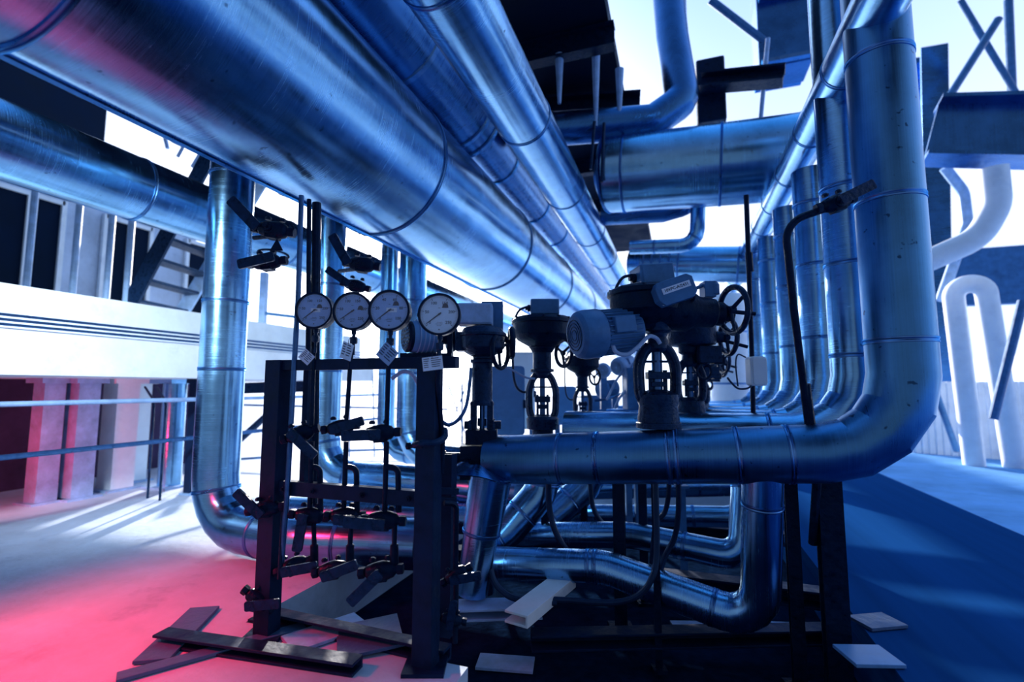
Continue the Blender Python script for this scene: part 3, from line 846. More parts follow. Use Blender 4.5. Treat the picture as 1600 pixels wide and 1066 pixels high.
for (x0, x1, d, lb) in ((487, 500, 2.27, 'hooked bypass tube in the stand, closest to the end post'), (541, 557, 2.22, 'hooked bypass tube in the middle of the stand'), (604, 622, 2.12, 'hooked bypass tube nearest the thick stand post')):
    rod('impulse_tube', lb, [P(x0, 729, d), P(x1, 732, d), P(x1 + 1, 800, d)], .0125, 'black_iron', 'tube', .05, 10, GT)
for (x0, x1, d, lb) in ((487, 484, 2.26, 'straight tube between upper and middle valves beside the end post'), (541, 537, 2.22, 'straight tube between upper and middle valves in the stand centre'), (604, 601, 2.12, 'straight tube between upper and middle valves near the thick post')):
    rod('impulse_tube', lb, [P(x0, 690, d), P(x1, 800, d)], .0118, 'black_iron', 'tube', group=GT)
for (x0, x1, d, lb) in ((490, 491, 2.25, 'lower tube with swollen end nearest the end post'), (549, 547, 2.2, 'lower tube with swollen end in the stand centre'), (617, 616, 2.11, 'lower tube with swollen end nearest the thick post')):
    o = build('impulse_tube', MB().tube([P(x0, 812, d), P(x1, 850, d), P(x1, 852, d), P(x1, 888, d)], [.011, .011, .018, .019], 12), 'black_iron', None, P(x0, 812, d))
    tag(o, lb, 'tube', GT)
rod('impulse_tube', 'rusty drain tube running down from the end post valve', [P(443, 800, 2.26), P(437, 905, 2.2)], .011, 'black_iron', 'tube', group=GT)
rod('impulse_tube', 'dark bent tube at the outer side of the thick stand post', [P(694, 786, 2.15), P(713, 787, 2.18), P(712, 890, 2.2)], .0125, 'black_iron', 'tube', .06, 10, GT)
rod('impulse_tube', 'slim drain tube dropping to the ground beside the downcomer', [P(713, 905, 2.2), P(711, 1005, 2.15)], .012, 'black_iron', 'tube', group=GT)
T = thing('pipe_clamp', 'curved clamp with bolt gripping the thick stand post', 'clamp', P(662, 695, 2.04), R19)
build('strap', MB().tube(smooth([(-.035, -.03, 0), (.0, -.05, .012), (.055, -.04, .012), (.085, .01, .03), (.08, .04, .06)]), .014, 10), 'iron', T)
build('bolt', MB().lathe([(.016, -.03), (.016, -.018), (.009, -.018), (.009, .04)], (-.035, -.035, -.002), (1, -.3, 0), 6), 'black_iron', T)
T = thing('steel_post', 'dark slotted upright standing next to the thick stand post', 'post', on(700, 800, 2.32))
wpart(T, 'shaft', MB().channel(on(700, 800, 2.32), on(700, 800, 2.32, .83), .06, .06, .01, diry), 'frame_paint')
wpart(T, 'bracket', MB().beam(P(672, 766, 2.2), P(716, 768, 2.25), .02, .028), 'frame_paint')
wpart(T, 'bracket', MB().beam(P(672, 780, 2.2), P(712, 781, 2.25), .02, .02), 'frame_paint')
# ================================================================== CONTROL VALVES
def handwheel(T, c, axis, R, r, spokes=3, bar=None, m='iron', phase=.5):
    c, ax = V(c), V(axis).normalized()
    h = build('handwheel', MB().torus(c, ax, R, r, 40, 10), m, T)
    u, w = perp(ax)
    s = MB()
    for k in range(spokes):
        a = 2 * PI * k / spokes + phase
        o = u * math.cos(a) + w * math.sin(a)
        s.cyl(c + o * (R * .1) - ax * (R * .1), c + o * R * .98, r * .75, r * .6, 8)
    build('spokes', s, m, h)
    b = MB().lathe([(R * .17, -R * .22), (R * .19, -R * .1), (R * .19, R * .05), (R * .1, R * .1)], c, ax, 14)
    build('hub', b, m, h)
    if bar:
        build('crank_bar', MB().cyl(c + V(bar[0]), c + V(bar[1]), r * .7, seg=10), 'black_iron', h)
    return h

def terminal_box(T, c, size, rot=None, gland=(-1, 0, 0), m='grey_paint', lug=True):
    c = V(c)
    R = rot or M.Identity(3)
    o = build('terminal_box', MB().box(c, size, R), m, T, bevel=min(size) * .08)
    lid = MB().box(c + R @ V((0, -size[1] * .5 - .003, 0)), (size[0] * .9, .008, size[2] * .86), R)
    build('box_cover', lid, m, o, bevel=.002)
    gd = R @ V(gland)
    p = c + R @ V((gland[0] * size[0] * .5, gland[1] * size[1] * .5, gland[2] * size[2] * .5))
    build('cable_gland', MB().lathe([(size[2] * .2, 0), (size[2] * .22, .004), (size[2] * .22, .018), (size[2] * .13, .022), (size[2] * .13, .035)], p, gd, 12), 'black_iron', o)
    return o

def yoke(T, w, z0, z1, r, zw=None, depth=1.0, m='iron'):
    """two bowed arms joined top and bottom, as one casting"""
    h = z1 - z0
    b = MB()
    for s in (-1, 1):
        pts = smooth([(s * w * .55, 0, z0), (s * w * .92, 0, z0 + h * .16), (s * w, 0, z0 + h * .42), (s * w * .98, 0, z0 + h * .66), (s * w * .72, 0, z0 + h * .88), (s * w * .38, 0, z1)], 4)
        b.tube(pts, r, 12)
        b.tube([p + V((0, -r * .9, 0)) for p in pts], r * .55, 8)
    b.lathe([(w * .62, -h * .06), (w * .7, 0), (w * .7, h * .10), (w * .5, h * .14)], (0, 0, z0), (0, 0, 1), 24)
    b.lathe([(w * .5, -h * .10), (w * .62, -h * .04), (w * .62, h * .04), (w * .55, h * .05)], (0, 0, z1), (0, 0, 1), 24)
    return build('yoke', b, m, T)

def stem(T, w, z0, z1, r):
    h = z1 - z0
    b = MB().cyl((0, 0, z0), (0, 0, z1), r, seg=14)
    o = build('stem', b, 'tubing', T)
    c = MB().box((0, -r * .3, z0 + h * .42), (w * 1.15, w * .62, h * .13)).box((0, -r * .3, z0 + h * .26), (w * .8, w * .5, h * .09))
    build('stem_clamp', c, 'iron', o, bevel=.003)
    p = MB().box((0, 0, z0 + h * .68), (w * 1.55, w * .5, h * .035))
    for s in (-1, 1):
        p.cyl((s * w * .38, -.01, z0 + h * .08), (s * w * .38, -.01, z0 + h * .52), r * .45, seg=8)
    build('guide_plate', p, 'iron', o)
    return o

def flange(T, z, R, t, n=8, name='flange', m='iron'):
    b = MB().lathe([(R, z), (R, z + t)], (0, 0, 0), (0, 0, 1), 32)
    o = build(name, b, m, T, bevel=.002)
    q = MB()
    for k in range(n):
        a = 2 * PI * (k + .5) / n
        x, y = R * .84 * math.cos(a), R * .84 * math.sin(a)
        q.lathe([(R * .10, z + t), (R * .10, z + t + R * .12), (R * .05, z + t + R * .12), (R * .05, z + t + R * .2)], (x, y, 0), (0, 0, 1), 6)
    build('bolts', q, 'black_iron', o)
    return o

def motor(parent, c, axis, r, Lm, m='cabinet_paint', conduit=None):
    """finned motor: its fan-cover end lies at c + axis*L"""
    c, ax = V(c), V(axis).normalized()
    u, w = perp(ax)
    body = build('motor', MB().lathe([(r * .5, -Lm * .06), (r * .86, 0), (r * .9, Lm * .04), (r * .9, Lm * .62), (r * .86, Lm * .64)], c, ax, 36), m, parent)
    f = MB()
    for k in range(30):
        a = 2 * PI * k / 30
        o = u * math.cos(a) + w * math.sin(a)
        t = (u * -math.sin(a) + w * math.cos(a)) * (r * .022)
        p0, p1 = c + o * r * .86 + ax * (Lm * .05), c + o * r * .86 + ax * (Lm * .60)
        q0, q1 = c + o * r * 1.0 + ax * (Lm * .05), c + o * r * 1.0 + ax * (Lm * .60)
        f.add([p0 - t, p1 - t, q1 - t, q0 - t, p0 + t, p1 + t, q1 + t, q0 + t], [(0, 1, 2, 3), (7, 6, 5, 4), (0, 3, 7, 4), (1, 5, 6, 2), (3, 2, 6, 7), (0, 4, 5, 1)])
    build('cooling_fins', f, m, body, sharp=20)
    build('fan_cover', MB().lathe([(r * 1.02, Lm * .62), (r * 1.05, Lm * .64), (r * 1.05, Lm * .86), (r * .98, Lm * .95), (r * .82, Lm), (r * .55, Lm * 1.01), (r * .12, Lm * 1.01)], c, ax, 40), m, body)
    g = MB()
    for k, q in enumerate((.22, .36, .50, .64)):
        g.torus(c + ax * (Lm * 1.012), ax, r * q, r * .02, 28, 6)
    build('grille', g, 'iron', body)
    front = -w if w.y > 0 else w
    sd = V((0, -1, 0)) - ax * V((0, -1, 0)).dot(ax)
    sd.normalize()
    upd = ax.cross(sd)
    if upd.z < 0: upd = -upd
    Rm = M((ax, sd, upd)).transposed()
    bx = MB().box(c + ax * (Lm * .36) + sd * (r * .95) + upd * (r * .18), (Lm * .34, r * .3, r * .7), Rm)
    build('connection_box', bx, m, body, bevel=r * .04)
    return body

def rot(T, rz): T.rotation_euler = (0, 0, rz)
CV = 'motor-operated control valves'

# ---- main valve on the front header (metres, local x to the right, z up from the header's top)
T = thing('control_valve', 'largest dark motor-operated valve on the front header, with label plate and handwheel', 'valve', P(1029, 663, 2.56), R19, CV)
s = 2.56 / FPX
def q(*a): return tuple(x * s for x in a)
flange(T, -.02, 34 * s, .03, 8)
build('bonnet', MB().lathe([(31 * s, .0), (32 * s, 8 * s), (29 * s, 28 * s), (31 * s, 34 * s), (31 * s, 46 * s), (24 * s, 50 * s), (12 * s, 54 * s)], (0, 0, 0), (0, 0, 1), 32), 'iron', T)
yoke(T, 29 * s, 30 * s, 122 * s, 9.0 * s)
stem(T, 30 * s, 40 * s, 125 * s, 8 * s)
build('neck', MB().lathe([(15 * s, 115 * s), (17 * s, 124 * s), (14 * s, 136 * s), (16 * s, 142 * s), (22 * s, 146 * s), (22 * s, 152 * s), (25 * s, 158 * s), (27 * s, 175 * s)], (2 * s, 0, 0), (0, 0, 1), 32), 'iron', T)
gb = MB().lathe([(4 * s, -60 * s), (22 * s, -56 * s), (30 * s, -50 * s), (35 * s, -40 * s), (36 * s, -10 * s), (36 * s, 20 * s), (33 * s, 50 * s), (24 * s, 66 * s), (23 * s, 90 * s), (19 * s, 94 * s), (19 * s, 104 * s), (11 * s, 108 * s), (10 * s, 122 * s)], (2 * s, 0, 184 * s), V((1, .0, -.10)), 36)
gb.lathe([(27 * s, 148 * s), (31 * s, 156 * s), (46 * s, 166 * s), (56 * s, 178 * s), (58 * s, 188 * s), (58 * s, 202 * s), (62 * s, 204 * s), (62 * s, 211 * s), (50 * s, 217 * s), (20 * s, 222 * s)], (-12 * s, 8 * s, 0), (0, 0, 1), 40)
gh = build('gearbox', gb, 'black_iron', T)
cb = MB()
for k in range(10):
    a = 2 * PI * k / 10
    cb.lathe([(3.2 * s, 0), (3.2 * s, 4 * s)], (-12 * s + 57 * s * math.cos(a), 8 * s + 57 * s * math.sin(a), 210 * s), (0, 0, 1), 6)
build('cover_bolts', cb, 'black_iron', gh)
terminal_box(T, (-2 * s, 8 * s, 236 * s), (56 * s, 50 * s, 34 * s), M.Rotation(.12, 3, 'Z') @ M.Rotation(-.10, 3, 'Y'), m='grey_paint')
Rl = M.Rotation(-.30, 3, 'Y') @ M.Rotation(.35, 3, 'X')
Rl = M.Rotation(-.33, 3, 'Y')
pc = V((10 * s, -72 * s, 199 * s))
poly = [(-29, -8), (-22, -18), (22, -18), (29, -11), (29, 12), (22, 18), (-24, 18), (-29, 10)]
lp = build('label_housing', MB().prism([(a * s, b_ * s) for a, b_ in poly], pc, Rl @ V((1, 0, 0)), Rl @ V((0, 0, 1)), V((0, 24 * s, 0))), 'grey_paint', T, bevel=.004)
pl = build('label_plate', MB().box(pc + V((0, -.0015, 0)) + Rl @ V((1 * s, 0, 3 * s)), (43 * s, .002, 9 * s), Rl), 'paper', lp)
tx = MB(); put_text(tx, '10VPC-A/2431', 6.2 * s, pc + V((0, -.0034, 0)) + Rl @ V((1 * s, 0, 3 * s)), Rl @ V((1, 0, 0)), Rl @ V((0, 0, 1)))
build('label_text', tx, 'ink', pl)
handwheel(T, (118 * s, -14 * s, 178 * s), (.985, .17, .03), 36 * s, 4.6 * s, 3, bar=((-8 * s, 0, -2 * s), (34 * s, 0, -6 * s)))
motor(T, (-36 * s, -4 * s, 148 * s), (-.93, -.32, -.12), 36 * s, 104 * s, 'grey_paint')
build('conduit', MB().tube(smooth([q(-78, -36, 140), q(-76, -46, 112), q(-58, -46, 106), q(-40, -42, 118), q(-22, -36, 134), q(-8, -28, 132), q(-2, -26, 124)]), 3.2 * s, 10), 'cable_pale', T)
build('cable', MB().tube(smooth([q(-36, 4, 238), q(-52, 0, 232), q(-62, 4, 214), q(-60, 10, 200)]), 2.4 * s, 8), 'rubber', T)
build('limit_switch', MB().box((88 * s, 8 * s, 214 * s), (18 * s, 24 * s, 26 * s)).lathe([(9 * s, -2 * s), (9 * s, 14 * s), (5 * s, 20 * s)], (96 * s, 4 * s, 208 * s), (0, 0, 1), 14).cyl(q(66, 6, 216), q(82, 6, 222), 3 * s, seg=8), 'grey_paint', T, bevel=.003)
build('lifting_lug', MB().torus(q(48, -34, 196), (1, 0, 0), 6 * s, 2 * s, 16, 6), 'black_iron', T)

# ---- round-headed valves with side handwheel
def valve_side(label, loc, s, rz=R19):
    T = thing('control_valve', label, 'valve', loc, rz, CV)
    flange(T, -.01, 24 * s, 6 * s)
    build('bonnet', MB().lathe([(21 * s, 4 * s), (22 * s, 14 * s), (20 * s, 28 * s), (10 * s, 34 * s)], (0, 0, 0), (0, 0, 1), 24), 'iron', T)
    yoke(T, 20 * s, 24 * s, 88 * s, 6.5 * s)
    stem(T, 19 * s, 30 * s, 92 * s, 5 * s)
    build('neck', MB().lathe([(10 * s, 84 * s), (12 * s, 92 * s), (10 * s, 100 * s), (16 * s, 104 * s), (17 * s, 122 * s)], (0, 0, 0), (0, 0, 1), 24), 'iron', T)
    gb = MB().lathe([(17 * s, 112 * s), (36 * s, 116 * s), (38 * s, 120 * s), (38 * s, 146 * s), (35 * s, 150 * s), (28 * s, 154 * s), (10 * s, 156 * s)], (4 * s, 0, 0), (0, 0, 1), 32)
    gb.box((24 * s, -10 * s, 100 * s), (34 * s, 34 * s, 26 * s)).lathe([(10 * s, 0), (9 * s, 16 * s), (6 * s, 22 * s)], (34 * s, -6 * s, 128 * s), (1, -.25, 0), 16)
    build('gearbox', gb, 'iron', T, bevel=.003)
    handwheel(T, (56 * s, -16 * s, 127 * s), (1, .06, 0), 27 * s, 3.8 * s, 3, bar=((-22 * s, 6 * s, 0), (26 * s, -8 * s, -16 * s)))
    build('drive_block', MB().box((38 * s, -14 * s, 92 * s), (16 * s, 18 * s, 14 * s)).torus((16 * s, -18 * s, 74 * s), (.2, -1, 0), 12 * s, 2 * s, 20, 6), 'black_iron', T)
    return T
vE = valve_side('handwheel valve directly behind the largest valve, on the second loop pipe', P(1080, 655, 3.08), 3.08 / FPX)
c = clone(vE, None, P(1092, 650, 3.85), None, 'handwheel valve third in line, on the third loop pipe'); c.scale = (.84,) * 3
c = clone(vE, None, P(1096, 645, 4.7), None, 'small handwheel valve farthest in line, on the fourth loop pipe'); c.scale = (.86,) * 3

# ---- bowl-headed valves
def valve_bowl(label, loc, s, box=True):
    T = thing('control_valve', label, 'valve', loc, R19, CV)
    build('bonnet', MB().lathe([(22 * s, -12 * s), (22 * s, 6 * s), (17 * s, 10 * s), (17 * s, 22 * s), (25 * s, 24 * s), (26 * s, 40 * s), (22 * s, 44 * s), (10 * s, 46 * s)], (0, 0, 0), (0, 0, 1), 28), 'iron', T)
    yoke(T, 21.5 * s, 36 * s, 112 * s, 5.6 * s)
    stem(T, 21 * s, 40 * s, 114 * s, 4.4 * s)
    build('neck', MB().lathe([(12 * s, 106 * s), (14 * s, 114 * s), (19 * s, 115 * s), (19 * s, 119 * s), (15 * s, 120 * s), (15 * s, 150 * s), (22 * s, 154 * s)], (0, 0, 0), (0, 0, 1), 28), 'iron', T)
    gh = build('gearbox', MB().lathe([(16 * s, 146 * s), (22 * s, 156 * s), (40 * s, 166 * s), (46 * s, 174 * s), (47 * s, 192 * s), (50 * s, 193 * s), (50 * s, 198 * s), (44 * s, 203 * s), (20 * s, 206 * s)], (0, 0, 0), (0, 0, 1), 40), 'black_iron', T)
    cb = MB()
    for k in range(12):
        a = 2 * PI * k / 12
        cb.lathe([(2.6 * s, 0), (2.6 * s, 4 * s)], (47 * s * math.cos(a), 47 * s * math.sin(a), 198 * s), (0, 0, 1), 6)
    build('cover_bolts', cb, 'black_iron', gh)
    if box:
        terminal_box(T, (4 * s, 0, 219 * s), (46 * s, 34 * s, 26 * s))
        build('cable', MB().tube(smooth([q2(-22, 0, 222, s), q2(-38, -2, 214, s), q2(-46, 0, 190, s), q2(-48, 6, 140, s), q2(-44, 8, 96, s), q2(-30, 10, 82, s), q2(-16, 12, 92, s)]), 2 * s, 8), 'rubber', T)
    h = handwheel(T, (36 * s, 10 * s, 146 * s), (.85, .5, 0), 22 * s, 3.2 * s, 3, m='black_iron')
    return T
def q2(a, b_, c_, s): return (a * s, b_ * s, c_ * s)
vB = valve_bowl('bowl-headed valve with grey terminal box, between column valve and motor', P(848, 694, 3.3), 3.3 / FPX * .98)
vC = clone(vB, None, P(911, 672, 3.98), None, 'smaller bowl-headed valve half hidden behind the grey motor'); vC.scale = (.70, .70, .70)

# ---- column valve at the header's blind end
T = thing('control_valve', 'tall column valve with pale box on top at the header end', 'valve', P(753, 690, 2.80), R19, CV)
s = 2.80 / FPX
build('flange', MB().box((0, 0, 8 * s), (48 * s, 44 * s, 22 * s)), 'black_iron', T, bevel=.004)
bq = MB()
for x in (-18, 18):
    for y in (-16, 16): bq.lathe([(3.4 * s, 18 * s), (3.4 * s, 28 * s), (1.8 * s, 28 * s), (1.8 * s, 34 * s)], (x * s, y * s, 0), (0, 0, 1), 6)
build('bolts', bq, 'iron', T)
yk = MB()
for x in (-1, 1):
    yk.box((x * 13 * s, 0, 40 * s), (9 * s, 24 * s, 44 * s))
yk.lathe([(19 * s, 56 * s), (19 * s, 60 * s), (16 * s, 64 * s), (16 * s, 122 * s), (19 * s, 123 * s), (19 * s, 128 * s), (15 * s, 129 * s), (15 * s, 134 * s)], (0, 0, 0), (0, 0, 1), 32)
build('column', yk, 'iron', T, bevel=.002)
build('stem', MB().cyl((0, 0, 18 * s), (0, 0, 58 * s), 4 * s, seg=12).lathe([(8 * s, 24 * s), (8 * s, 36 * s)], (0, 0, 0), (0, 0, 1), 6), 'tubing', T)
build('side_lug', MB().box((24 * s, -4 * s, 26 * s), (12 * s, 12 * s, 12 * s)).box((-22 * s, -4 * s, 26 * s), (10 * s, 12 * s, 12 * s)), 'iron', T, bevel=.002)
gh = build('gearbox', MB().lathe([(15 * s, 132 * s), (26 * s, 138 * s), (35 * s, 146 * s), (36 * s, 164 * s), (38 * s, 165 * s), (38 * s, 169 * s), (34 * s, 172 * s), (30 * s, 178 * s), (14 * s, 182 * s)], (0, 0, 0), (0, 0, 1), 36).box((-28 * s, 0, 156 * s), (26 * s, 30 * s, 30 * s)), 'iron', T, bevel=.002)
terminal_box(T, (-12 * s, 6 * s, 200 * s), (56 * s, 40 * s, 34 * s), m='steel_light')
build('rear_box', MB().box((14 * s, 44 * s, 204 * s), (36 * s, 30 * s, 46 * s)), 'grey_paint', T, bevel=.004)
handwheel(T, (29 * s, -10 * s, 142 * s), (.9, -.42, 0), 28 * s, 3.6 * s, 3, m='black_iron')
handwheel(T, (46 * s, 16 * s, 156 * s), (.99, .1, 0), 22 * s, 5 * s, 3, m='black_iron')
lo = MB().box((-4 * s, 0, -30 * s), (56 * s, 46 * s, 50 * s)).lathe([(20 * s, -6 * s), (20 * s, 8 * s), (30 * s, 8 * s), (30 * s, 16 * s)], (18 * s, 0, -28 * s), (1, 0, .05), 24).lathe([(9 * s, 0), (9 * s, 26 * s), (12 * s, 26 * s), (12 * s, 32 * s)], (-30 * s, 0, -26 * s), (-1, 0, 0), 14)
lo.lathe([(22 * s, -62 * s), (22 * s, -54 * s)], (0, 0, 0), (0, 0, 1), 24)
build('body', lo, 'black_iron', T, bevel=.003)

# ---- the flanged dark motor seen end-on behind the gauges
T = thing('fan_motor', 'squat motor with perforated black fan cover behind the last two gauges', 'motor', P(636, 526, 3.0), R19)
s = 3.0 / FPX
ax = V((-.86, -.50, 0))
build('housing', MB().lathe([(16 * s, -52 * s), (26 * s, -46 * s), (27 * s, -24 * s), (25 * s, -8 * s), (24 * s, -4 * s)], (0, 0, 0), ax, 32), 'cabinet_paint', T)
b = MB()
for k in range(5):
    b.torus(V((0, 0, 0)) - ax * ((14 + k * 7) * s), ax, 27 * s, 1.0 * s, 32, 6)
build('cooling_rings', b, 'steel_light', T)
fc = build('fan_cover', MB().lathe([(24 * s, -6 * s), (25 * s, -3 * s), (25 * s, 0), (22 * s, 3 * s), (3 * s, 4 * s)], (0, 0, 0), ax, 32), 'black_iron', T)
u, w = perp(ax)
b = MB()
for rr, n in ((6, 6), (12, 12), (18, 18)):
    for k in range(n):
        a = 2 * PI * k / n
        b.lathe([(1.7 * s, 3.4 * s), (1.7 * s, 4.2 * s), (.2 * s, 4.2 * s)], (u * math.cos(a) + w * math.sin(a)) * (rr * s), ax, 8)
build('vent_holes', b, 'grey_paint', fc)
build('bearing_arm', MB().lathe([(9 * s, 40 * s), (10 * s, 70 * s), (22 * s, 72 * s), (22 * s, 78 * s), (12 * s, 82 * s), (12 * s, 100 * s)], (0, 0, 0), -ax, 20), 'iron', T)
build('foot_bracket', MB().box((30 * s, 8 * s, -30 * s), (80 * s, 20 * s, 8 * s)).box((66 * s, 14 * s, -10 * s), (8 * s, 20 * s, 50 * s)), 'black_iron', T)
# small motors farther back
def small_motor(label, px, py, d, axis, r, Lm, m):
    T = thing('small_motor', label, 'motor', P(px, py, d), R19)
    body = motor(T, (0, 0, 0), axis, r, Lm, m)
    build('pedestal', MB().box((-axis[0] * 0, .05, -(P(px, py, d).z - .95) / 2 - r * .4), (.06, .06, P(px, py, d).z - .95 - r * .5)), 'grey_paint', T)
    return T
small_motor('small pale motor facing the viewer, below the grey finned motor', 944, 580, 4.6, (-.25, -1, 0), .068, .2, 'steel_light')
small_motor('small finned motor lying sideways under the pale round one', 962, 606, 4.9, (-.9, -.35, -.1), .085, .2, 'grey_paint')
small_motor('small pale motor peeping between big motor and largest valve yoke', 984, 566, 4.3, (-.7, -.6, -.25), .075, .2, 'steel_light')

# ================================================================== CABINETS, POLES, BOXES
def cabinet(label, px, py, w, h, d, m='cabinet_paint', legs=True, depth=.18, rad=.035):
    c = P(px, py, d)
    T = thing('control_cabinet', label, 'cabinet', c, R19, 'cabinets behind the valves')
    W_, H_ = w * d / FPX, h * d / FPX
    build('body', MB().prism(rrect(W_, H_, rad, 5), (0, 0, 0), (1, 0, 0), (0, 0, 1), (0, depth, 0)), m, T, bevel=.006)
    build('door', MB().prism(rrect(W_ * .93, H_ * .95, rad * .9, 5), (0, -.012, 0), (1, 0, 0), (0, 0, 1), (0, .012, 0)), m, T, bevel=.004)
    build('latch', MB().box((W_ * .5, -.01, -H_ * .05), (.03, .03, .07)), 'iron', T, bevel=.004)
    if legs:
        for s in (-1, 1):
            zf = c.z - H_ / 2
            build('leg', MB().box((s * W_ * .36, depth / 2, -H_ / 2 - zf / 2), (.05, .05, zf)), 'grey_paint', T)
    return T
cabinet('tall round-cornered pale cabinet behind the column valve', 787, 626, 66, 108, 4.2)
cabinet('slim pale cabinet beside the bowl-headed valve', 884, 634, 34, 60, 5.0, 'cabinet_paint', rad=.03)
cabinet('low pale cabinet behind the motors and valve stems', 938, 642, 52, 48, 5.4, 'grey_paint', rad=.015)
cabinet('white cabinet panel with two round instruments behind the bowl-headed valve', 818, 610, 36, 120, 5.2, 'white_paint', rad=.01)
cabinet('narrow pale cabinet just left of the largest valve yoke', 990, 620, 20, 90, 4.0, 'grey_paint', rad=.01)
T = thing('junction_box', 'bright white rounded junction box on the thin dark pole', 'box', P(1186, 580, 3.0), R19)
s = 3.0 / FPX
build('body', MB().prism(rrect(26 * s, 46 * s, 5 * s, 4), (0, 0, 0), (1, 0, 0), (0, 0, 1), (0, .07, 0)), 'white_paint', T, bevel=.004)
build('cover', MB().prism(rrect(22 * s, 42 * s, 4 * s, 4), (1 * s, -.008, 0), (1, 0, 0), (0, 0, 1), (0, .01, 0)), 'white_paint', T, bevel=.003)
build('cable', MB().tube(smooth([q2(-8, 8, -22, s), q2(-18, 4, -27, s), q2(-34, 0, -27, s), q2(-44, 0, -18, s), q2(-50, 0, -10, s)]), 1.6 * s, 8), 'rubber', T)
build('cable', MB().tube(smooth([q2(-16, 8, 22, s), q2(-30, 4, 26, s), q2(-36, 0, 10, s), q2(-34, 0, -24, s)]), 1.2 * s, 8), 'rubber', T)
o = rod('thin_pole', 'thin dark pole carrying the white junction box', [P(1166, 305, 3.06), P(1175, 560, 3.06), P(1178, 690, 3.06)], .015, 'black_iron', 'pole')
build('sleeve', MB().cyl(P(1170, 395, 3.06) - o.location, P(1172, 425, 3.06) - o.location, .022, seg=10), 'black_iron', o)
o = rod('bent_pole', 'black pole bent over at the top in front of the risers', [P(1272, 735, 2.34), P(1240, 480, 2.24), P(1226, 348, 2.18), P(1290, 326, 2.15)], .0165, 'black_iron', 'pole', .12, 12)
rod('strap_bar', 'black flat bar rising against the header beside the bent pole', [P(1259, 600, 2.3), P(1266, 655, 2.3), P(1277, 745, 2.3), P(1270, 850, 2.36)], .02, 'black_iron', 'bar')

# ================================================================== SUPPORT POSTS, HOSES, TRENCH STEEL
def post(label, px, d, y0, w, m='black_iron', zb=-.32, grp='posts under the pipes', foot=True):
    a = P(px, y0, d)
    T = thing('support_post', label, 'post', V((a.x, a.y, zb)), 0, grp)
    wpart(T, 'shaft', MB().ibeam(V((a.x, a.y, zb)), a, w, w * .9, w * .14, diry), m)
    if foot:
        wpart(T, 'foot_plate', MB().box(V((a.x, a.y, zb + .01)), (w * 2, w * 2, .02), M.Rotation(R19, 3, 'Z')), m)
        wpart(T, 'saddle', MB().box(V((a.x, a.y, a.z)), (w * 1.6, w * 1.6, .016), M.Rotation(R19, 3, 'Z')), m)
    return T
post('thick black post holding the front header at the yard end', 1291, 2.36, 726, .10, zb=-.0 if False else -.32)
post('black post under the header between branch pipe and yard-end post', 1232, 2.48, 720, .06)
post('dark post under the header close to the branch pipe, rear', 1160, 3.2, 700, .06)
post('broad dark post under the header below the largest valve motor', 966, 3.05, 740, .07)
post('narrower dark post behind the header beside the broad one', 1003, 3.4, 740, .055)
post('slim black post in the trench below the largest valve', 1022, 2.62, 742, .035)
post('dark post in the trench behind the mitred elbow pipe', 851, 3.45, 745, .045)
post('dark post in the trench behind the second mitred elbow pipe', 912, 3.9, 760, .05)
post('slim pale post holding the low pipes under the bent cables', 1065, 3.4, 760, .05, 'grey_paint')
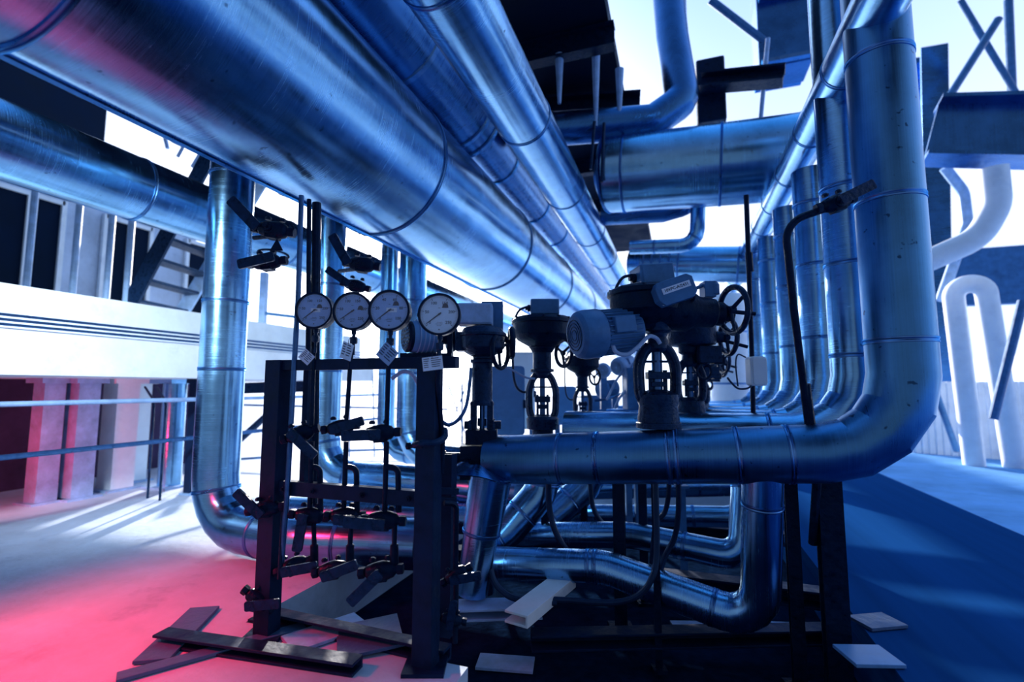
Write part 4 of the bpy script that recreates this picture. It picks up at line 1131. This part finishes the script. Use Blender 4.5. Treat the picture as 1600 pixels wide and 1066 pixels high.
for nm, lb, pts, r in (
    ('hose', 'black hose hanging under the header, inner of the close pair', [(1045, 742, 2.75), (1045, 770, 2.75), (1039, 800, 2.78), (1024, 822, 2.8), (1018, 880, 2.85)], .014),
    ('hose', 'black hose hanging under the header, outer of the close pair', [(1060, 742, 2.65), (1060, 800, 2.65), (1054, 840, 2.68), (1040, 868, 2.7), (1030, 905, 2.7), (1026, 985, 2.6)], .015),
    ('hose', 'long black hose sagging over the bent branch pipe in the trench', [(1024, 745, 2.56), (1026, 860, 2.5), (1018, 905, 2.46), (995, 932, 2.46), (955, 942, 2.5), (880, 938, 2.58), (820, 936, 2.6)], .016),
    ('hose', 'black hose curling down beside the mitred elbow pipe', [(857, 748, 3.12), (858, 790, 3.12), (866, 826, 3.1), (884, 858, 3.08), (906, 872, 3.1)], .019),
    ('hose', 'black hose curling down behind the second mitred elbow pipe', [(922, 752, 3.6), (926, 790, 3.6), (940, 816, 3.6), (960, 824, 3.6)], .018),
    ('hose', 'pale-edged black hose looping on the ground past the downcomer', [(766, 890, 2.62), (774, 912, 2.6), (796, 932, 2.58), (830, 940, 2.58), (870, 942, 2.58)], .017),
    ('cable_loop', 'double cable looping between thick stand post and column valve', [(686, 655, 2.4), (700, 664, 2.45), (716, 656, 2.6), (728, 636, 2.72), (734, 600, 2.78), (736, 575, 2.8)], .010),
    ('cable_loop', 'pale cable loop behind the square-sticker gauge tube', [(612, 592, 3.4), (632, 580, 3.4), (648, 590, 3.4), (660, 620, 3.4), (668, 650, 3.4)], .014),
    ('cable_loop', 'white cable hooked between column valve and bowl-headed valve', [(782, 570, 3.1), (800, 578, 3.1), (822, 590, 3.1), (836, 592, 3.1)], .007),
    ('cable_loop', 'pale cable bundle drooping from the largest valve to the small motors', [(1000, 560, 4.0), (996, 585, 4.0), (984, 604, 4.05), (968, 622, 4.1), (960, 640, 4.1)], .012),
    ('cable_loop', 'second pale cable drooping beside the pale bundle, slightly higher', [(998, 545, 4.05), (986, 575, 4.1), (966, 590, 4.15), (948, 625, 4.2)], .010),
    ('cable_loop', 'dark cable running low across the cabinets to the smaller bowl valve', [(928, 626, 4.4), (945, 624, 4.4), (965, 618, 4.3), (985, 606, 4.2), (992, 590, 4.1)], .012)):
    tag(build(nm, MB().tube(smooth([P(*p) for p in pts], 6), r, 10), 'rubber' if nm == 'hose' else 'cable_pale' if 'pale cable' in lb or 'white' in lb else 'tubing', None, P(*pts[0])), lb, 'hose' if nm == 'hose' else 'cable')
# steelwork lying across the trench
def tbeam(label, a, c, w, h, m, name='steel_beam'):
    o = build(name, MB().channel(a, c, w, h, .012), m, None, a, .002)
    tag(o, label, 'beam', kind='thing'); return o
tbeam('channel beam painted white for sunlight, lying slantwise across the trench past the branch pipe', onZ(884, 906, .02), onZ(806, 968, .02), .13, .06, 'white_paint')  # white colour stands in for sunlight on this beam
tbeam('level channel beam beside the downcomer foot, partly in sunlight', onZ(690, 955, -.02), onZ(845, 950, -.02), .14, .06, 'steel_light')
tbeam('dark cross beam spanning the trench in front of the branch pipe elbow', onZ(830, 1000, -.16), onZ(1330, 990, -.16), .10, .08, 'frame_paint')
tbeam('dark cross beam deep under the low pipes', V((X0 + .02, 3.4, -.08)), V((X1 - .02, 3.4, -.08)), .12, .1, 'frame_paint')
tbeam('dark cross beam farther back under the low pipes', V((X0 + .02, 4.6, -.08)), V((X1 - .02, 4.6, -.08)), .12, .1, 'frame_paint')
def plate(label, a, w, l, rz, tilt=0, t=.015, m='plate', z=.01):
    R = M.Rotation(rz, 3, 'Z') @ M.Rotation(tilt, 3, 'X')
    o = build('plate_and_sun_streak', MB().box((0, 0, 0), (w, l, t), R), m, None, None, .002)
    o.location = V((a.x, a.y, z)); tag(o, label, 'plate', 'loose steel plates on the ground'); return o
plate('loose steel plate on the ground in front of the stand end post', ground(300, 2.35), .14, .5, .5, 0, z=.012)
plate('narrow loose steel strip on the ground pointing at the stand', ground(360, 2.2), .07, .7, -.6, 0, z=.012)
plate('small bright plate on the ground under the lowest manifold valves', ground(520, 2.35), .18, .35, -.5, 0, z=.012, m='steel_light')
plate('steel plate leaning over the trench edge below the middle manifold tubes', ground(585, 2.3), .3, .28, -.9, .06, z=.02)
plate('bright plate lying beside the thick yard-end post', ground(1335, 2.15), .2, .16, .3, 0, z=.012, m='cabinet_paint')
plate('small plate on the ground at the yard-end post foot', ground(1352, 2.45), .2, .14, .5, 0, z=.012)
for px, py, w, l, rz, lb in ((1095, 978, .34, .12, .3, 'pale piece painting a sunlit streak in the trench by the branch pipe elbow'), (905, 990, .05, .5, -1.2, 'narrow pale strip painting a sunlit streak in front of the slanted beam'), (790, 1035, .30, .14, .2, 'pale piece painting a sunlit streak in the trench close to the camera'), (1240, 985, .3, .2, .25, 'broad pale piece painting sunlight in the trench between branch pipe and yard-end post')):
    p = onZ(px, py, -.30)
    plate(lb, p, w, l, rz, 0, z=-.305, m='steel_light')  # pale colour stands in for sunlit streaks on the trench bottom
tbeam('dark sleeper lying on the ground along the stand feet', on(395, 990, 2.42, .03), on(700, 990, 2.05, .03), .07, .06, 'frame_paint')
tbeam('second dark sleeper lying on the ground nearer the camera than the stand', on(250, 1000, 2.2, .025), on(560, 1000, 1.98, .025), .08, .05, 'frame_paint')
# scaffold and lattice in the bright background
SG = 'pale scaffold tubes in the bright background'
for a, c, r, lb in (((380, 633, 8), (700, 640, 8), .018, 'thin scaffold rail behind the stand at eye height'), ((520, 705, 8), (700, 700, 8), .022, 'thin scaffold rail low behind the stand'), ((545, 800, 8), (547, 560, 8), .014, 'upright scaffold tube behind the middle of the stand'), ((586, 760, 8), (582, 560, 8), .014, 'upright scaffold tube left of the speckled column'), ((700, 600, 8), (735, 700, 8), .014, 'crossing lattice bar beside the column valve, falling'), ((735, 590, 8.2), (692, 690, 8.2), .014, 'crossing lattice bar beside the column valve, rising'), ((722, 720, 8), (722, 600, 8), .02, 'upright lattice bar beside the column valve'), ((372, 690, 7), (416, 650, 7), .05, 'dark raking bar between tall column and stand'), ((370, 718, 7), (455, 712, 7), .018, 'thin rail between tall column and stand, upper'), ((370, 745, 7), (455, 735, 7), .014, 'thin rail between tall column and stand, lower')):
    rod('scaffold_tube', lb, [P(*a), P(*c)], r, 'iron' if r == .05 else 'grey_paint', 'tube', seg=8, group=SG)
b = MB().ibeam(P(372, 607, 7), P(520, 603, 7), .12, .16, .02)
tag(build('background_girder', b, 'iron', None, P(372, 607, 7)), 'dark horizontal girder seen between tall column and stand', 'girder')
b = MB().ibeam(P(385, 456, 7.5), P(402, 620, 7.5), .08, .08, .015, (0, 1, 0))
for k, (px, py, w, h, d, lb) in enumerate(((410, 500, 10, 150, 7.0, 'upright bracket frame behind the lower silhouetted valve'),)):
    a = P(px, py, d); T = thing('bracket_frame', lb, 'frame', a, R19)
    s = d / FPX
    build('upright', MB().box((0, 0, 0), (w * s, .08, h * s)), 'steel_light', T)
    build('crossarm', MB().box((40 * s, 0, 6 * s), (90 * s, .04, 5 * s), M.Rotation(.12, 3, 'Y')), 'grey_paint', T)
    build('crossarm', MB().box((30 * s, 0, -34 * s), (60 * s, .04, 4 * s), M.Rotation(-.5, 3, 'Y')), 'grey_paint', T)
# ================================================================== LIGHT
W = bpy.data.worlds.new('sky')
SC.world = W
W.use_nodes = True
N, L = W.node_tree.nodes, W.node_tree.links
bg = N['Background']
SUN_TO = ray(672, 395).normalized()
geo = N.new('ShaderNodeTexCoord')
sep = N.new('ShaderNodeSeparateXYZ'); L.new(geo.outputs['Generated'], sep.inputs[0])
rampz = N.new('ShaderNodeValToRGB')
e = rampz.color_ramp.elements
e[0].position = 0.0; e[0].color = (0.62, 0.80, 1.1, 1)
e[1].position = 1.0; e[1].color = (0.08, 0.34, 0.80, 1)
q = e.new(0.30); q.color = (0.62, 0.74, 1.05, 1)
q = e.new(0.62); q.color = (0.32, 0.49, 0.90, 1)
L.new(sep.outputs['Z'], rampz.inputs[0])
def vdot(v):
    d = N.new('ShaderNodeVectorMath'); d.operation = 'DOT_PRODUCT'
    L.new(geo.outputs['Generated'], d.inputs[0]); d.inputs[1].default_value = v
    return d.outputs['Value']
def mrange(s, a, b, c, d, smooth=True):
    r = N.new('ShaderNodeMapRange')
    if smooth: r.interpolation_type = 'SMOOTHSTEP'
    for i, q in enumerate((a, b, c, d)): r.inputs[i + 1].default_value = q
    L.new(s, r.inputs[0]); return r.outputs[0]
fwdh = V((-.12, 1, 0)).normalized()
az = mrange(vdot(fwdh), -0.95, 0.60, 0.24, 1.25)
lobe = N.new('ShaderNodeMath'); lobe.operation = 'POWER'
cl = N.new('ShaderNodeMath'); cl.operation = 'MAXIMUM'; cl.inputs[1].default_value = 0
L.new(vdot(SUN_TO), cl.inputs[0]); L.new(cl.outputs[0], lobe.inputs[0]); lobe.inputs[1].default_value = 22
mul = N.new('ShaderNodeMix'); mul.data_type = 'RGBA'; mul.blend_type = 'MULTIPLY'; mul.inputs[0].default_value = 1
L.new(rampz.outputs[0], mul.inputs[6]); L.new(az, mul.inputs[7])
sc2 = N.new('ShaderNodeMix'); sc2.data_type = 'RGBA'; sc2.blend_type = 'MULTIPLY'; sc2.inputs[0].default_value = 1
sc2.inputs[6].default_value = (5.0, 5.0, 5.0, 1); L.new(lobe.outputs[0], sc2.inputs[7])
add = N.new('ShaderNodeMix'); add.data_type = 'RGBA'; add.blend_type = 'ADD'; add.inputs[0].default_value = 1
L.new(mul.outputs[2], add.inputs[6]); L.new(sc2.outputs[2], add.inputs[7])
L.new(add.outputs[2], bg.inputs['Color'])
bg.inputs['Strength'].default_value = 1.0
sl = bpy.data.lights.new('sun', 'SUN'); sl.energy = 7.0; sl.angle = math.radians(1.2); sl.color = (1.0, 0.90, 0.82)
so = bpy.data.objects.new('sun', sl); COL.objects.link(so)
so.rotation_euler = SUN_TO.to_track_quat('Z', 'Y').to_euler()
def lamp(name, kind, loc, energy, color, size, target=None, angle=None):
    l = bpy.data.lights.new(name, kind); l.energy = energy; l.color = color
    l.shadow_soft_size = size
    if angle: l.spot_size = math.radians(angle); l.spot_blend = 1.0
    o = bpy.data.objects.new(name, l); COL.objects.link(o); o.location = loc
    if target is not None:
        o.rotation_euler = (V(loc) - V(target)).to_track_quat('Z', 'Y').to_euler()
    return o
# added unseen red spots tinting the lower left; no such lamps stand there
lamp('added_red_spot', 'SPOT', P(-130, 560, 1.9), 150, (1.0, 0.012, 0.045), .15, P(150, 960, 2.2), 100)
lamp('added_red_bay_spot', 'SPOT', P(-120, 760, 3.6), 70, (1.0, 0.012, 0.045), .10, P(140, 690, 5.5), 85)  # added spot reddening the bay, without a fixture
lamp('added_platform_fill', 'SPOT', (-2.9, 0.1, 2.6), 750, (.80, .91, 1.0), .2, (-4.7, 3.4, 1.5), 70)  # added unseen fill light that whitens the platform slab
vs = SC.view_settings
SC.display_settings.display_device = 'sRGB'
vs.view_transform = 'Standard'; vs.look = 'None'; vs.exposure = 0.45; vs.gamma = 1.0; vs.use_curve_mapping = False
SC.cycles.max_bounces = 7
SC.cycles.diffuse_bounces = 3
SC.cycles.glossy_bounces = 4
SC.cycles.sample_clamp_indirect = 6
SC.cycles.use_denoising = True
